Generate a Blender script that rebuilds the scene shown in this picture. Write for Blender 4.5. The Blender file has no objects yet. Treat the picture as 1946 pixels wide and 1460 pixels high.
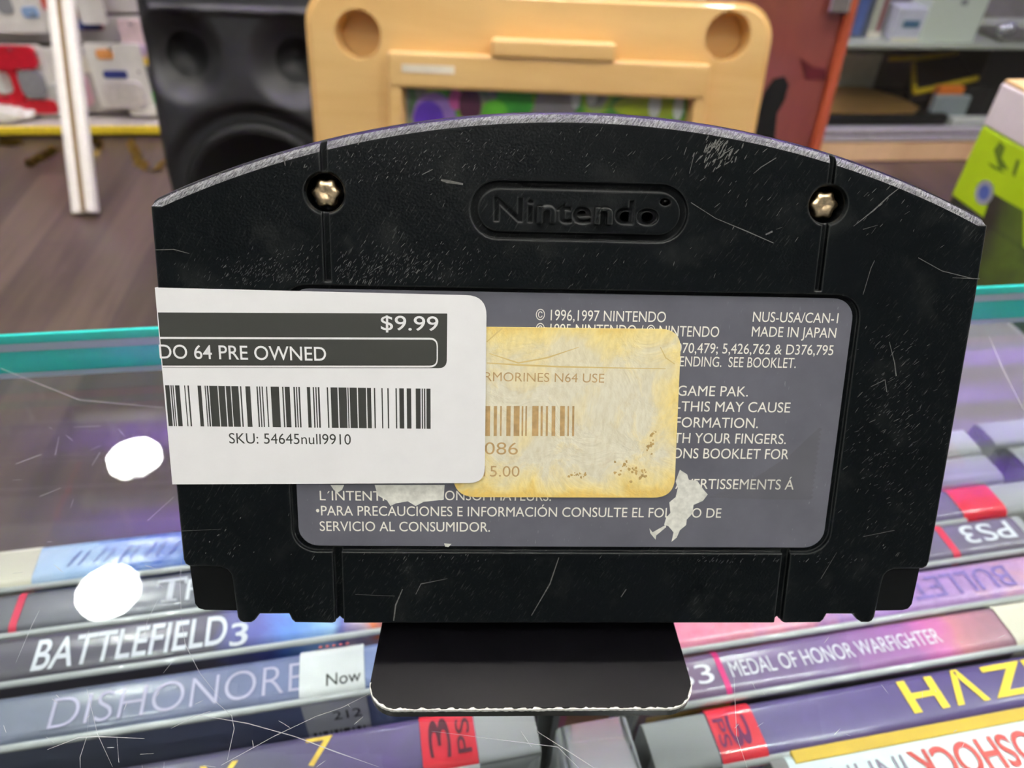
import bpy, bmesh, math, random
from mathutils import Vector as V, Matrix, noise as mnoise
random.seed(7)
sc = bpy.context.scene
COL = sc.collection
# ------------------------------------------------------------------ camera
GZ = 0.96                        # top of the glass counter above the floor
CZ = GZ + 0.115                  # the lens is 115 mm above the glass
FPX = 1420.0                     # focal length in pixels of the 1946 px wide frame
PITCH, ROLL = math.radians(40), math.radians(2.85)
fw = V((0, math.cos(PITCH), -math.sin(PITCH)))
rt0 = V((1, 0, 0)); up0 = rt0.cross(fw)
rt = rt0*math.cos(ROLL) + up0*math.sin(ROLL)
up = up0*math.cos(ROLL) - rt0*math.sin(ROLL)
CAM = V((0, 0, CZ))
cd = bpy.data.cameras.new('camera'); cam = bpy.data.objects.new('camera', cd); COL.objects.link(cam)
m = Matrix((rt, up, -fw)).transposed().to_4x4(); m.translation = CAM; cam.matrix_world = m
cd.sensor_width = 36; cd.lens = 36*FPX/1946; cd.clip_start = 0.002; cd.clip_end = 50
cd.dof.use_dof = True; cd.dof.focus_distance = 0.1045; cd.dof.aperture_fstop = 29
sc.camera = cam
# ------------------------------------------------------------------ world, exposure
w = bpy.data.worlds.new('world'); sc.world = w; w.use_nodes = True
w.node_tree.nodes['Background'].inputs[0].default_value = (0.95, 0.97, 1, 1)
w.node_tree.nodes['Background'].inputs[1].default_value = 0.22
vs = sc.view_settings
vs.view_transform = 'Standard'; vs.look = 'None'; vs.gamma = 1; vs.use_curve_mapping = False; vs.exposure = 0.0
sc.cycles.use_denoising = True
sc.cycles.max_bounces = 10; sc.cycles.transparent_max_bounces = 24
sc.cycles.caustics_reflective = False; sc.cycles.caustics_refractive = False
LAMP_POWER = 525.0
PURPLE = (330, 110, 980)

# ------------------------------------------------------------------ geometry helpers
def ray(px, py):
    return rt*((px-973)/FPX) - up*((py-730)/FPX) + fw
def on_level(px, py, z):
    r = ray(px, py); return CAM + r*((z-CZ)/r.z)
def on_plane(px, py, p, n):
    r = ray(px, py); return CAM + r*((p-CAM).dot(n)/r.dot(n))

def srgb(r, g, b):
    f = lambda c: (c/255/12.92) if c <= 10 else ((c/255+0.055)/1.055)**2.4
    return (f(r), f(g), f(b), 1)

def link(o, parent=None):
    COL.objects.link(o)
    if parent: o.parent = parent
    return o
def obj(name, bm, mat, parent=None, smooth=False):
    me = bpy.data.meshes.new(name); bm.normal_update(); bm.to_mesh(me); bm.free()
    for mm in (mat if isinstance(mat, (list, tuple)) else [mat]): me.materials.append(mm)
    if smooth:
        for p in me.polygons: p.use_smooth = True
    return link(bpy.data.objects.new(name, me), parent)
def thing(name, label, cat, loc=(0, 0, 0), rotz=0, group=None, matrix=None):
    o = bpy.data.objects.new(name, None); o.empty_display_size = 0.02; link(o)
    if matrix is not None: o.matrix_world = matrix
    else: o.location = loc; o.rotation_euler = (0, 0, rotz)
    return tag(o, label, cat, group)
def tag(o, label, cat, group=None):
    o['label'] = label; o['category'] = cat
    if group: o['group'] = group
    return o
def struct(o): o['kind'] = 'structure'; return o

def box(bm, x0, x1, y0, y1, z0, z1, bev=0, mi=0, M=None, seg=2):
    r = bmesh.ops.create_cube(bm, size=1)
    vs_ = r['verts']
    for v in vs_: v.co = V((x0+(v.co.x+.5)*(x1-x0), y0+(v.co.y+.5)*(y1-y0), z0+(v.co.z+.5)*(z1-z0)))
    fs = set(f for v in vs_ for f in v.link_faces)
    if bev:
        es = list(set(e for v in vs_ for e in v.link_edges))
        rr = bmesh.ops.bevel(bm, geom=es, offset=bev, segments=seg, affect='EDGES', profile=.5)
        fs = set(rr['faces']) | set(f for f in fs if f.is_valid)
        vs_ = list(set(v for f in fs for v in f.verts))
    for f in fs: f.material_index = mi
    if M is not None:
        for v in vs_: v.co = M @ v.co
    return fs
def poly(bm, pts, mi=0):
    f = bm.faces.new([bm.verts.new(p) for p in pts]); f.material_index = mi; return f
def loft(bm, rings, cap0=True, cap1=True, mi=0, closed=True):
    R = [[bm.verts.new(p) for p in r] for r in rings]
    n = len(R[0])
    for a, b in zip(R, R[1:]):
        for i in range(n if closed else n-1):
            f = bm.faces.new((a[i], a[(i+1) % n], b[(i+1) % n], b[i])); f.material_index = mi
    if cap0: bm.faces.new(list(reversed(R[0]))).material_index = mi
    if cap1: bm.faces.new(R[-1]).material_index = mi
    return R
def lathe(bm, prof, n=48, M=Matrix(), mi=0):
    rings = [[M @ V((r*math.cos(2*math.pi*i/n), r*math.sin(2*math.pi*i/n), z)) for i in range(n)] for r, z in prof]
    loft(bm, rings, prof[0][0] > 1e-6, prof[-1][0] > 1e-6, mi)
    bmesh.ops.remove_doubles(bm, verts=bm.verts, dist=1e-7)
def tube(bm, pts, r, n=8, mi=0):
    pts = [V(p) for p in pts]; rings = []
    for i, p in enumerate(pts):
        d = (pts[min(i+1, len(pts)-1)] - pts[max(i-1, 0)]).normalized()
        a = d.orthogonal().normalized(); b = d.cross(a)
        if rings:  # keep the frame steady
            a = (pa - d*pa.dot(d)).normalized(); b = d.cross(a)
        pa = a
        rings.append([p + (a*math.cos(2*math.pi*k/n) + b*math.sin(2*math.pi*k/n))*r for k in range(n)])
    loft(bm, rings, mi=mi)
def rrect(x0, x1, y0, y1, r, n=6):
    out = []
    for cx, cy, a0 in ((x1-r, y1-r, 0), (x0+r, y1-r, 90), (x0+r, y0+r, 180), (x1-r, y0+r, 270)):
        for k in range(n+1):
            a = math.radians(a0+90*k/n); out.append((cx+r*math.cos(a), cy+r*math.sin(a)))
    return out
def prism(bm, pts2, z0, z1, mi=0, F=None):
    F = F or (lambda x, y, z: V((x, y, z)))
    loft(bm, [[F(x, y, z0) for x, y in pts2], [F(x, y, z1) for x, y in pts2]], mi=mi)
def clean(bm):
    bmesh.ops.recalc_face_normals(bm, faces=bm.faces)

_cap = [None]
def text_raw(s, bold=0, shear=0, sp=1):
    c = bpy.data.curves.new('t', 'FONT'); c.body = s; c.size = 1; c.offset = bold; c.shear = shear; c.space_character = sp
    c.resolution_u = 5
    o = bpy.data.objects.new('t', c); COL.objects.link(o)
    me = bpy.data.meshes.new_from_object(o.evaluated_get(bpy.context.evaluated_depsgraph_get()))
    bpy.data.objects.remove(o); bpy.data.curves.remove(c)
    return me
def text(bm, s, xl, xr, yb, cap, F, bold=0, shear=0, flip=False, mi=0, sp=1):
    """lettering from xl to xr on the baseline yb, cap units high; F maps (x, y) to a point"""
    if _cap[0] is None:
        mh = text_raw('H'); _cap[0] = max(v.co.y for v in mh.vertices); bpy.data.meshes.remove(mh)
    me = text_raw(s, bold, shear, sp)
    X = [v.co.x for v in me.vertices]; a, b = min(X), max(X); k = cap/_cap[0]
    base = len(bm.verts); vv = []
    for v in me.vertices:
        x = xl + (v.co.x-a)/(b-a)*(xr-xl); y = v.co.y*k
        if flip: x = xl+xr-x; y = -y
        vv.append(bm.verts.new(F(x, yb+y)))
    for p in me.polygons:
        try: bm.faces.new([vv[i] for i in p.vertices]).material_index = mi
        except ValueError: pass
    bpy.data.meshes.remove(me)

# ------------------------------------------------------------------ materials
MATS = {}
class NT:
    def __init__(s, name):
        s.m = bpy.data.materials.new(name); s.m.use_nodes = True; s.t = s.m.node_tree
        s.b = s.t.nodes['Principled BSDF']; s.out = s.t.nodes['Material Output']
    def n(s, typ, **kw):
        x = s.t.nodes.new('ShaderNode'+typ)
        for k, v in kw.items():
            if k.startswith('i_'): x.inputs[int(k[2:]) if k[2:].isdigit() else k[2:].replace('_', ' ')].default_value = v
            else: setattr(x, k, v)
        return x
    def l(s, a, b): s.t.links.new(a, b)
    def math(s, op, a, b=None, clamp=False):
        x = s.n('Math', operation=op, use_clamp=clamp)
        for i, q in enumerate((a, b)):
            if q is None: continue
            if isinstance(q, (int, float)): x.inputs[i].default_value = q
            else: s.l(q, x.inputs[i])
        return x.outputs[0]
    def ramp(s, f, stops, interp='LINEAR'):
        x = s.n('ValToRGB'); e = x.color_ramp.elements; x.color_ramp.interpolation = interp
        while len(e) < len(stops): e.new(0.5)
        for q, (p, c) in zip(e, stops): q.position = p; q.color = c
        s.l(f, x.inputs[0]); return x.outputs[0]
    def mix(s, f, a, b, blend='MIX'):
        x = s.n('Mix', data_type='RGBA', blend_type=blend)
        for i, q in ((0, f), (6, a), (7, b)):
            if hasattr(q, 'is_linked'): s.l(q, x.inputs[i])
            else: x.inputs[i].default_value = q
        return x.outputs[2]
    def coords(s, scale=(1, 1, 1), rot=(0, 0, 0)):
        tc = s.n('TexCoord'); mp = s.n('Mapping'); mp.inputs['Scale'].default_value = scale; mp.inputs['Rotation'].default_value = rot
        s.l(tc.outputs['Object'], mp.inputs[0]); return mp.outputs[0]
    def noise(s, vec, scale, detail=3, rough=.5, dist=0):
        x = s.n('TexNoise'); x.inputs['Scale'].default_value = scale; x.inputs['Detail'].default_value = detail
        x.inputs['Roughness'].default_value = rough; x.inputs['Distortion'].default_value = dist
        s.l(vec, x.inputs['Vector']); return x.outputs['Fac']
    def bump(s, h, strength, dist, prev=None):
        x = s.n('Bump'); x.inputs['Strength'].default_value = strength; x.inputs['Distance'].default_value = dist
        s.l(h, x.inputs['Height'])
        if prev is not None: s.l(prev, x.inputs['Normal'])
        return x.outputs[0]
BK = (0, 0, 0, 1); WH = (1, 1, 1, 1)

def simple(name, col, rough=.5, metal=0, spec=.5, coat=0, var=.12, scale=60, emit=None, trans=0):
    """plain surface with a slight procedural variation"""
    if name in MATS: return MATS[name]
    t = NT(name); b = t.b
    f = t.noise(t.coords(), scale, 4)
    dk = tuple(c*(1-var) for c in col[:3])+(1,); lt = tuple(min(1, c*(1+var)) for c in col[:3])+(1,)
    t.l(t.ramp(f, [(.3, dk), (.7, lt)]), b.inputs['Base Color'])
    b.inputs['Roughness'].default_value = rough; b.inputs['Metallic'].default_value = metal
    b.inputs['Specular IOR Level'].default_value = spec; b.inputs['Coat Weight'].default_value = coat
    b.inputs['Coat Roughness'].default_value = .06
    if emit: b.inputs['Emission Color'].default_value = emit[:3]+(1,); b.inputs['Emission Strength'].default_value = emit[3]
    if trans: b.inputs['Transmission Weight'].default_value = trans
    MATS[name] = t.m; return t.m

def glow(name, col, strength):
    t = NT(name); e = t.n('Emission'); e.inputs[0].default_value = tuple(col[:3])+(1,); e.inputs[1].default_value = strength
    t.l(e.outputs[0], t.out.inputs[0]); return t.m

def clear(name, tint, f0=.04, rough=0.0, haze=None, hazef=0, back=.5):
    """thin clear sheet: see-through with a mirror share that follows the angle"""
    t = NT(name)
    lw = t.n('LayerWeight'); lw.inputs[0].default_value = .5
    fac = t.math('ADD', t.math('MULTIPLY', t.math('POWER', lw.outputs['Facing'], 5.0), 1-f0), f0)
    tr = t.n('BsdfTransparent'); tr.inputs[0].default_value = tint
    gl = t.n('BsdfGlossy'); gl.inputs['Roughness'].default_value = rough
    base = tr.outputs[0]
    if haze:
        df = t.n('BsdfDiffuse'); df.inputs[0].default_value = haze
        tl = t.n('BsdfTranslucent'); tl.inputs[0].default_value = haze
        mm = t.n('MixShader', i_0=back); t.l(df.outputs[0], mm.inputs[1]); t.l(tl.outputs[0], mm.inputs[2])
        mh = t.n('MixShader', i_0=hazef); t.l(base, mh.inputs[1]); t.l(mm.outputs[0], mh.inputs[2]); base = mh.outputs[0]
    mx = t.n('MixShader'); t.l(fac, mx.inputs[0]); t.l(base, mx.inputs[1]); t.l(gl.outputs[0], mx.inputs[2])
    t.l(mx.outputs[0], t.out.inputs[0]); return t.m

def shell_material():
    t = NT('scratched_black_plastic'); b = t.b
    # fine diagonal rub marks: noise drawn out along one direction
    tc = t.n('TexCoord')
    def streak(ang, across, along, seed, lo, hi):
        r = t.n('VectorRotate', rotation_type='Z_AXIS'); t.l(tc.outputs['Object'], r.inputs['Vector']); r.inputs['Angle'].default_value = -math.radians(ang)
        mp = t.n('Mapping'); mp.inputs['Scale'].default_value = (along, across, 1); mp.inputs['Location'].default_value = (seed, seed*1.7, 0)
        t.l(r.outputs[0], mp.inputs[0])
        return t.ramp(t.noise(mp.outputs[0], 1, 2, .55), [(lo, BK), (hi, WH)])
    s1 = streak(58, 3600, 520, 3, .60, .76)
    s2 = streak(46, 5200, 900, 9, .64, .80)
    patch = t.ramp(t.noise(t.coords(), 62, 3, .6), [(.40, BK), (.72, WH)])
    patch2 = t.ramp(t.noise(t.coords((1, 1, 1), (0, 0, 1)), 160, 3, .6), [(.55, BK), (.8, WH)])
    s = t.math('MULTIPLY', t.math('ADD', t.math('MULTIPLY', s1, .9), t.math('MULTIPLY', s2, .7)), t.math('ADD', t.math('MULTIPLY', patch, .85), .18), True)
    dust = t.math('MULTIPLY', patch2, .17)
    fac = t.math('ADD', s, dust, True)
    bv = t.n('Bevel', samples=6); bv.inputs['Radius'].default_value = .00042
    geo = t.n('NewGeometry'); dt = t.n('VectorMath', operation='DOT_PRODUCT'); t.l(bv.outputs[0], dt.inputs[0]); t.l(geo.outputs['Normal'], dt.inputs[1])
    wear_glint = t.ramp(t.math('SUBTRACT', 1.0, dt.outputs['Value']), [(.02, BK), (.16, WH)])  # greys every edge: some wear, some painted highlight for the bright lips
    c0 = t.mix(t.math('MULTIPLY', fac, .36), srgb(5, 7, 9), srgb(92, 94, 92))
    t.l(t.mix(t.math('MULTIPLY', wear_glint, .13), c0, srgb(120, 122, 122)), b.inputs['Base Color'])
    t.l(t.math('ADD', t.math('MULTIPLY', fac, .15), .33), b.inputs['Roughness'])
    b.inputs['Specular IOR Level'].default_value = .07
    g = t.noise(t.coords(), 2600, 2)
    t.l(t.bump(g, .12, .0003, bv.outputs[0]), b.inputs['Normal'])
    return t.m

def worn_highlit_edge_material():
    t = NT('worn_highlit_plastic_edge'); b = t.b  # rubbed plastic, lightened further to paint in the rounded edge's highlight
    tc = t.n('TexCoord'); r = t.n('VectorRotate', rotation_type='Z_AXIS'); t.l(tc.outputs['Object'], r.inputs['Vector']); r.inputs['Angle'].default_value = -math.radians(50)
    mp = t.n('Mapping'); mp.inputs['Scale'].default_value = (1300, 5200, 1300); t.l(r.outputs[0], mp.inputs[0])
    a = t.ramp(t.noise(mp.outputs[0], 1, 3, .6), [(.40, BK), (.62, WH)])
    p = t.ramp(t.noise(t.coords(), 110, 3, .6), [(.3, (.35, .35, .35, 1)), (.6, WH)])
    f = t.math('MULTIPLY', a, p)
    t.l(t.mix(f, srgb(48, 49, 52), srgb(134, 136, 137)), b.inputs['Base Color']); b.inputs['Roughness'].default_value = .34
    t.l(t.bump(a, .5, .0004), b.inputs['Normal'])
    return t.m

def paper_old():
    t = NT('yellowed_sticker_paper'); b = t.b
    tc = t.n('TexCoord'); sx = t.n('SeparateXYZ'); t.l(tc.outputs['Object'], sx.inputs[0])
    ex = t.math('ABSOLUTE', t.math('DIVIDE', t.math('SUBTRACT', sx.outputs[0], -.0002), .0170))
    ey = t.math('ABSOLUTE', t.math('DIVIDE', t.math('SUBTRACT', sx.outputs[1], .0345), .0128))
    big = t.noise(t.coords(), 130, 5, .65, .8)
    rim = t.math('ADD', t.math('POWER', t.math('MAXIMUM', ex, ey), 5.0), t.math('MULTIPLY', t.math('SUBTRACT', big, .5), 2.2))
    c = t.ramp(rim, [(.05, srgb(216, 212, 190)), (.35, srgb(226, 214, 168)), (.75, srgb(232, 212, 140)), (1, srgb(226, 194, 106))])
    top = t.ramp(t.math('ADD', sx.outputs[1], t.math('MULTIPLY', big, .01)), [(.044, BK), (.050, WH)])
    c = t.mix(t.math('MULTIPLY', top, .35), c, srgb(232, 214, 140))
    sp = t.ramp(t.noise(t.coords((1, 1, 1), (.3, .2, .9)), 420, 6, .7), [(.56, BK), (.72, WH)])
    c = t.mix(t.math('MULTIPLY', sp, .32), c, srgb(190, 168, 100))
    fine = t.ramp(t.noise(t.coords((1, .45, 1), (0, 0, -.9)), 1500, 3), [(.4, BK), (.65, WH)])
    c = t.mix(t.math('MULTIPLY', fine, .22), c, srgb(180, 166, 122))
    t.l(c, b.inputs['Base Color']); b.inputs['Roughness'].default_value = .5
    t.l(t.bump(big, .3, .001), b.inputs['Normal'])
    return t.m

def art(name, stops, L, amt=.12, scale=70, coat=.6, rough=.35, mottle=.25):
    """printed sheet: colours along its length, broken up by noise"""
    t = NT(name); b = t.b
    tc = t.n('TexCoord'); sx = t.n('SeparateXYZ'); t.l(tc.outputs['Object'], sx.inputs[0])
    nz = t.noise(tc.outputs['Object'], scale, 4, .6, .5)
    pos = t.math('ADD', t.math('DIVIDE', sx.outputs[0], L), t.math('MULTIPLY', t.math('SUBTRACT', nz, .5), amt))
    c = t.ramp(pos, stops)
    nz2 = t.ramp(t.noise(tc.outputs['Object'], scale*2.7, 4, .65, 1), [(.35, BK), (.65, WH)])
    c = t.mix(t.math('MULTIPLY', nz2, mottle), c, (.75, .72, .8, 1), 'SOFT_LIGHT')
    t.l(c, b.inputs['Base Color']); b.inputs['Roughness'].default_value = rough
    b.inputs['Coat Weight'].default_value = coat*.55; b.inputs['Coat Roughness'].default_value = .16
    return t.m

def wood(name, c0, c1, scale=6, stretch=(1, .08, 1), rough=.4, dist=1.2, coat=.15):
    t = NT(name); b = t.b
    v = t.coords(stretch)
    a = t.noise(v, scale, 6, .6, dist)
    g = t.noise(t.coords(tuple(q*9 for q in stretch)), scale*2, 3, .6)
    c = t.ramp(a, [(.28, c0), (.55, c1), (.8, tuple(min(1, q*1.12) for q in c1[:3])+(1,))])
    c = t.mix(t.math('MULTIPLY', g, .25), c, c0)
    t.l(c, b.inputs['Base Color']); b.inputs['Roughness'].default_value = rough; b.inputs['Coat Weight'].default_value = coat
    t.l(t.bump(g, .08, .002), b.inputs['Normal'])
    return t.m

def floor_material(yaw):
    t = NT('wood_plank_floor'); b = t.b
    v = t.coords((1, 1, 1), (0, 0, yaw))
    br = t.n('TexBrick'); br.offset = .37; br.inputs['Scale'].default_value = 1
    br.inputs['Brick Width'].default_value = 1.2; br.inputs['Row Height'].default_value = .15
    br.inputs['Mortar Size'].default_value = .003; br.inputs['Mortar'].default_value = srgb(50, 42, 38)
    br.inputs['Color1'].default_value = (0, 0, 0, 1); br.inputs['Color2'].default_value = (1, 1, 1, 1)
    t.l(v, br.inputs[0])
    sx = t.n('Mapping'); sx.inputs['Scale'].default_value = (1.2, 16, 1); t.l(v, sx.inputs[0])
    gr = t.noise(sx.outputs[0], 1.3, 5, .65, .6)
    sep = t.n('SeparateColor'); t.l(br.outputs['Color'], sep.inputs[0])
    f = t.math('ADD', t.math('MULTIPLY', gr, .75), t.math('MULTIPLY', sep.outputs[0], .3))
    c = t.ramp(f, [(.22, srgb(52, 43, 35)), (.5, srgb(77, 65, 53)), (.85, srgb(106, 92, 75))])
    c = t.mix(br.outputs['Fac'], c, srgb(66, 56, 51))
    t.l(c, b.inputs['Base Color']); b.inputs['Roughness'].default_value = .33
    t.l(t.bump(gr, .25, .004), b.inputs['Normal'])
    return t.m

BLACK = simple('black_plastic', srgb(24, 25, 27), .42, scale=200)
WHITE = simple('white_plastic', srgb(222, 222, 216), .4)
GREYP = simple('grey_plastic', srgb(140, 142, 142), .45)
CREAM = simple('cream_paper', srgb(226, 219, 200), .6, var=.03)
ALU = simple('brushed_aluminium', srgb(175, 172, 172), .3, 1, scale=30)
INK = simple('black_print', srgb(36, 38, 34), .6, var=.05)
TXTW = simple('white_print', srgb(226, 224, 212), .5, var=.05, scale=900)
RED = simple('red_card', srgb(214, 34, 50), .45, coat=.4)
GLASS = clear('counter_glass', (.93, .96, .955, 1))
PANE = clear('pane_glass', (.93, .95, .95, 1))

# ------------------------------------------------------------------ the room
RY = math.radians(8.2)                       # the room stands at this angle to the camera
RM = Matrix.Rotation(RY, 4, 'Z')
WALLP = on_level(150, 263, 0)                # foot of the slat wall's deck
E1 = V((math.cos(RY), math.sin(RY), 0)); E2 = V((-math.sin(RY), math.cos(RY), 0))
bm = bmesh.new(); box(bm, -4.2, 4.2, -3.0, 4.2, -.05, 0, M=RM); fo = struct(obj('floor', bm, floor_material(-RY-math.radians(90))))
bm = bmesh.new(); box(bm, -4.2, 4.2, -3.0, 4.2, 2.71, 2.76, M=RM); struct(obj('ceiling', bm, simple('ceiling_tile', srgb(205, 205, 205), .8, var=.05)))
wy = E2.dot(WALLP) + .17                     # back wall in the room's own frame
bm = bmesh.new(); box(bm, -4.2, 4.2, wy+.35, wy+.43, 0, 2.71, M=RM); struct(obj('wall_back', bm, simple('wall_paint', srgb(190, 190, 188), .7, var=.04)))
bm = bmesh.new(); box(bm, -4.2, -4.12, -3.0, wy+.35, 0, 2.71, M=RM); struct(obj('wall_left', bm, MATS['wall_paint']))
bm = bmesh.new(); box(bm, 4.12, 4.2, -3.0, wy+.35, 0, 2.71, M=RM); struct(obj('wall_right', bm, MATS['wall_paint']))

# lamps -------------------------------------------------------------
LENS = glow('downlight_lens', (1, .96, .9), LAMP_POWER)
RING = simple('lamp_trim_white', srgb(240, 240, 236), .4)
def downlight(x, y, label, group=None):
    t = thing('ceiling_downlight', label, 'ceiling light', (x, y, 2.71), 0, group)
    bm = bmesh.new(); lathe(bm, [(.092, 0), (.094, -.006), (.086, -.009), (.081, -.004)], 40); obj('trim_ring', bm, RING, t, True)
    bm = bmesh.new(); lathe(bm, [(0, -.004), (.081, -.004)], 40); obj('lens', bm, LENS, t)
downlight(-1.267, 1.741, 'round white ceiling downlight whose reflection sits beside the price sticker')
downlight(-1.123, 1.219, 'round white ceiling downlight whose reflection lies on the dark game case')
G = 'added fill downlights over the counter, out of view'
for x, y in ((.05, 1.55), (1.0, .2), (-.55, -.75), (.55, -.8), (-1.3, -.55), (1.35, -.6), (0, -1.7), (-.1, 2.35), (.7, 1.55), (-.5, 1.7), (1.1, 2.2), (-.75, .42), (0, .45), (.75, .42), (-1.95, 1.0), (2.0, .7), (-2.5, 2.0), (2.7, 1.6), (2.0, 1.15), (1.55, .75), (-1.6, .55)):  # unseen lamps added to brighten the cartridge, board and background
    downlight(x, y, 'added fill downlight in the shop ceiling, out of view', G)
NEON = glow('purple_led', PURPLE, 1.0)
for y, x0, x1, lab in ((2.02, -1.20, 2.4, 'long purple uplight strip under the ceiling, middle one of three'), (2.50, -1.25, 2.4, 'long purple uplight strip under the ceiling, nearest the back wall'), (1.62, -1.05, 2.2, 'long purple uplight strip under the ceiling, nearest the counter'), (2.26, 1.35, 2.7, 'short purple uplight strip under the ceiling, over the green box'), (1.82, 1.35, 2.7, 'short purple uplight strip under the ceiling, right of the counter')):
    t = thing('led_light_strip', lab, 'ceiling light', (0, 0, 2.71), RY)
    bm = bmesh.new(); box(bm, x0, x1, y-.018, y+.018, -.130, -.118, .002)
    for yy in (y-.018, y+.016): box(bm, x0, x1, yy, yy+.002, -.1185, -.088)
    for xx in (x0+.1, (x0+x1)/2, x1-.1): box(bm, xx-.006, xx+.006, y-.004, y+.004, -.118, 0)
    obj('channel', bm, RING, t)
    bm = bmesh.new(); box(bm, x0+.01, x1-.01, y-.013, y+.013, -.1175, -.112, .001); obj('diffuser', bm, NEON, t)

# ------------------------------------------------------------------ glass counter
EA, EB = on_level(0, 640, GZ), on_level(1946, 544, GZ)
CY = math.atan2(EB.y-EA.y, EB.x-EA.x)        # the counter's own angle
cnt = thing('glass_display_counter', 'glass-topped display counter with teal glass edge over rows of game cases', 'display counter', (EA.x, EA.y, 0), CY)
GT = .012
bm = bmesh.new(); box(bm, -.9, 1.3, -.75, 0, GZ-GT, GZ)
top = obj('glass_top', bm, GLASS, cnt)
def edgemat(name, c, sp=.25):
    t = NT(name)
    f = t.noise(t.coords((3, 30, 30)), 4, 3)
    d = t.n('BsdfDiffuse'); tl = t.n('BsdfTranslucent'); cc = t.ramp(f, [(.3, tuple(q*.88 for q in c[:3])+(1,)), (.7, c)])
    t.l(cc, d.inputs[0]); t.l(cc, tl.inputs[0]); mm = t.n('MixShader', i_0=.5); t.l(d.outputs[0], mm.inputs[1]); t.l(tl.outputs[0], mm.inputs[2])
    t.l(mm.outputs[0], t.out.inputs[0]); return t.m
TEAL = edgemat('teal_glass_edge', (.07, .80, .72, 1)); PALE = edgemat('frosted_edge', (.72, .78, .88, 1))
bm = bmesh.new()
box(bm, -.9, 1.3, .0002, .0012, GZ-.0026, GZ-.0001, mi=0); box(bm, -.9, 1.3, .0002, .0012, GZ-.0050, GZ-.0026, mi=1)
box(bm, -.9, 1.3, .0002, .0012, GZ-.0118, GZ-.0050, mi=0); box(bm, -.9, 1.3, .0002, .0012, GZ-.0135, GZ-.0118, mi=1)
obj('polished_edge', bm, [TEAL, PALE], top)
SPZ = CZ-.190; SHZ = SPZ-.135                # spine tops, shelf
bm = bmesh.new(); box(bm, -.9, 1.3, -.007, -.001, SHZ-.05, GZ-GT-.0005); obj('front_pane', bm, PANE, cnt)
bm = bmesh.new(); box(bm, -.9, 1.3, -.74, -.008, SHZ-.02, SHZ-.0008); obj('shelf', bm, simple('shelf_board', srgb(150, 147, 140), .5), cnt)
bm = bmesh.new(); box(bm, -.9, 1.3, -.75, -.001, .001, SHZ-.051, .004); obj('base_cabinet', bm, simple('dark_laminate', srgb(60, 56, 56), .5), cnt)
# scratches in the glass: thin frosted lines
SCR = clear('scratch_frost', (.9, .9, .9, 1), .05, .5, (.85, .85, .88, 1), .38)
bm = bmesh.new()
Mi = (Matrix.Translation((EA.x, EA.y, 0)) @ Matrix.Rotation(CY, 4, 'Z')).inverted()
def ribbon(bm, pts, wd, M=None, jit=0):
    pts = [V(p) for p in pts]; P = []
    for i, p in enumerate(pts):
        d = pts[min(i+1, len(pts)-1)]-pts[max(i-1, 0)]; s = V((-d.y, d.x, 0)).normalized()
        ww = wd*(.5 + (0 if i in (0, len(pts)-1) else .5))*(1+random.uniform(-jit, jit))
        P.append((p+s*ww/2, p-s*ww/2))
    vs2 = [(bm.verts.new(M @ a if M else a), bm.verts.new(M @ b if M else b)) for a, b in P]
    for a, b in zip(vs2, vs2[1:]): bm.faces.new((a[0], a[1], b[1], b[0]))
SL = [([(90, 1425), (150, 1402), (185, 1400), (275, 1404)], .35), ([(165, 1400), (152, 1440), (153, 1460)], .25), ([(172, 1330), (165, 1400)], .2), ([(165, 1310), (185, 1395), (214, 1458)], .25),
      ([(222, 1400), (226, 1450)], .2), ([(325, 1385), (368, 1362), (400, 1352)], .3), ([(380, 1360), (470, 1375), (560, 1400), (640, 1430), (720, 1458)], .3), ([(420, 1455), (520, 1400), (600, 1362), (650, 1345), (700, 1320)], .3),
      ([(405, 1330), (440, 1360), (445, 1385), (432, 1445)], .22), ([(345, 1180), (352, 1225), (380, 1280), (420, 1330)], .2), ([(300, 1140), (280, 1180), (275, 1205)], .22), ([(345, 1060), (342, 1110), (345, 1180)], .2),
      ([(30, 1260), (60, 1190), (75, 1160)], .18), ([(310, 1280), (330, 1255)], .2), ([(30, 882), (78, 864)], .5), ([(75, 944), (115, 928)], .5), ([(105, 865), (112, 830)], .35), ([(175, 885), (190, 860)], .4), ([(330, 945), (280, 990)], .5),
      ([(820, 1390), (1060, 1420), (1100, 1460)], .2), ([(1020, 1390), (1075, 1425), (1130, 1460)], .25), ([(1395, 1290), (1400, 1400), (1420, 1460)], .2), ([(990, 1390), (1010, 1420)], .2),
      ([(0, 700), (150, 760), (310, 775)], .4), ([(140, 812), (190, 810)], .45), ([(1880, 640), (1905, 700), (1946, 780)], .5)]
for pts, wd in SL:
    b1_ = bmesh.new(); ribbon(b1_, [on_level(x, y, GZ+.00004) for x, y in pts], wd*.00042, Mi, .4); obj('scratch', b1_, SCR, top)
for k in range(46):
    x, y = random.choice(((random.uniform(0, 330), random.uniform(760, 1460)), (random.uniform(60, 700), random.uniform(1300, 1460)), (random.uniform(1300, 1946), random.uniform(1180, 1460))))
    a = random.uniform(0, 6.3); l = random.uniform(6, 26)
    ribbon(bm, [on_level(x+l*q*math.cos(a), y+l*q*math.sin(a), GZ+.00004) for q in (-.5, 0, .5)], .00010, Mi, .4)
obj('fine_scratches', bm, SCR, top)['kind'] = 'stuff'

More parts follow.
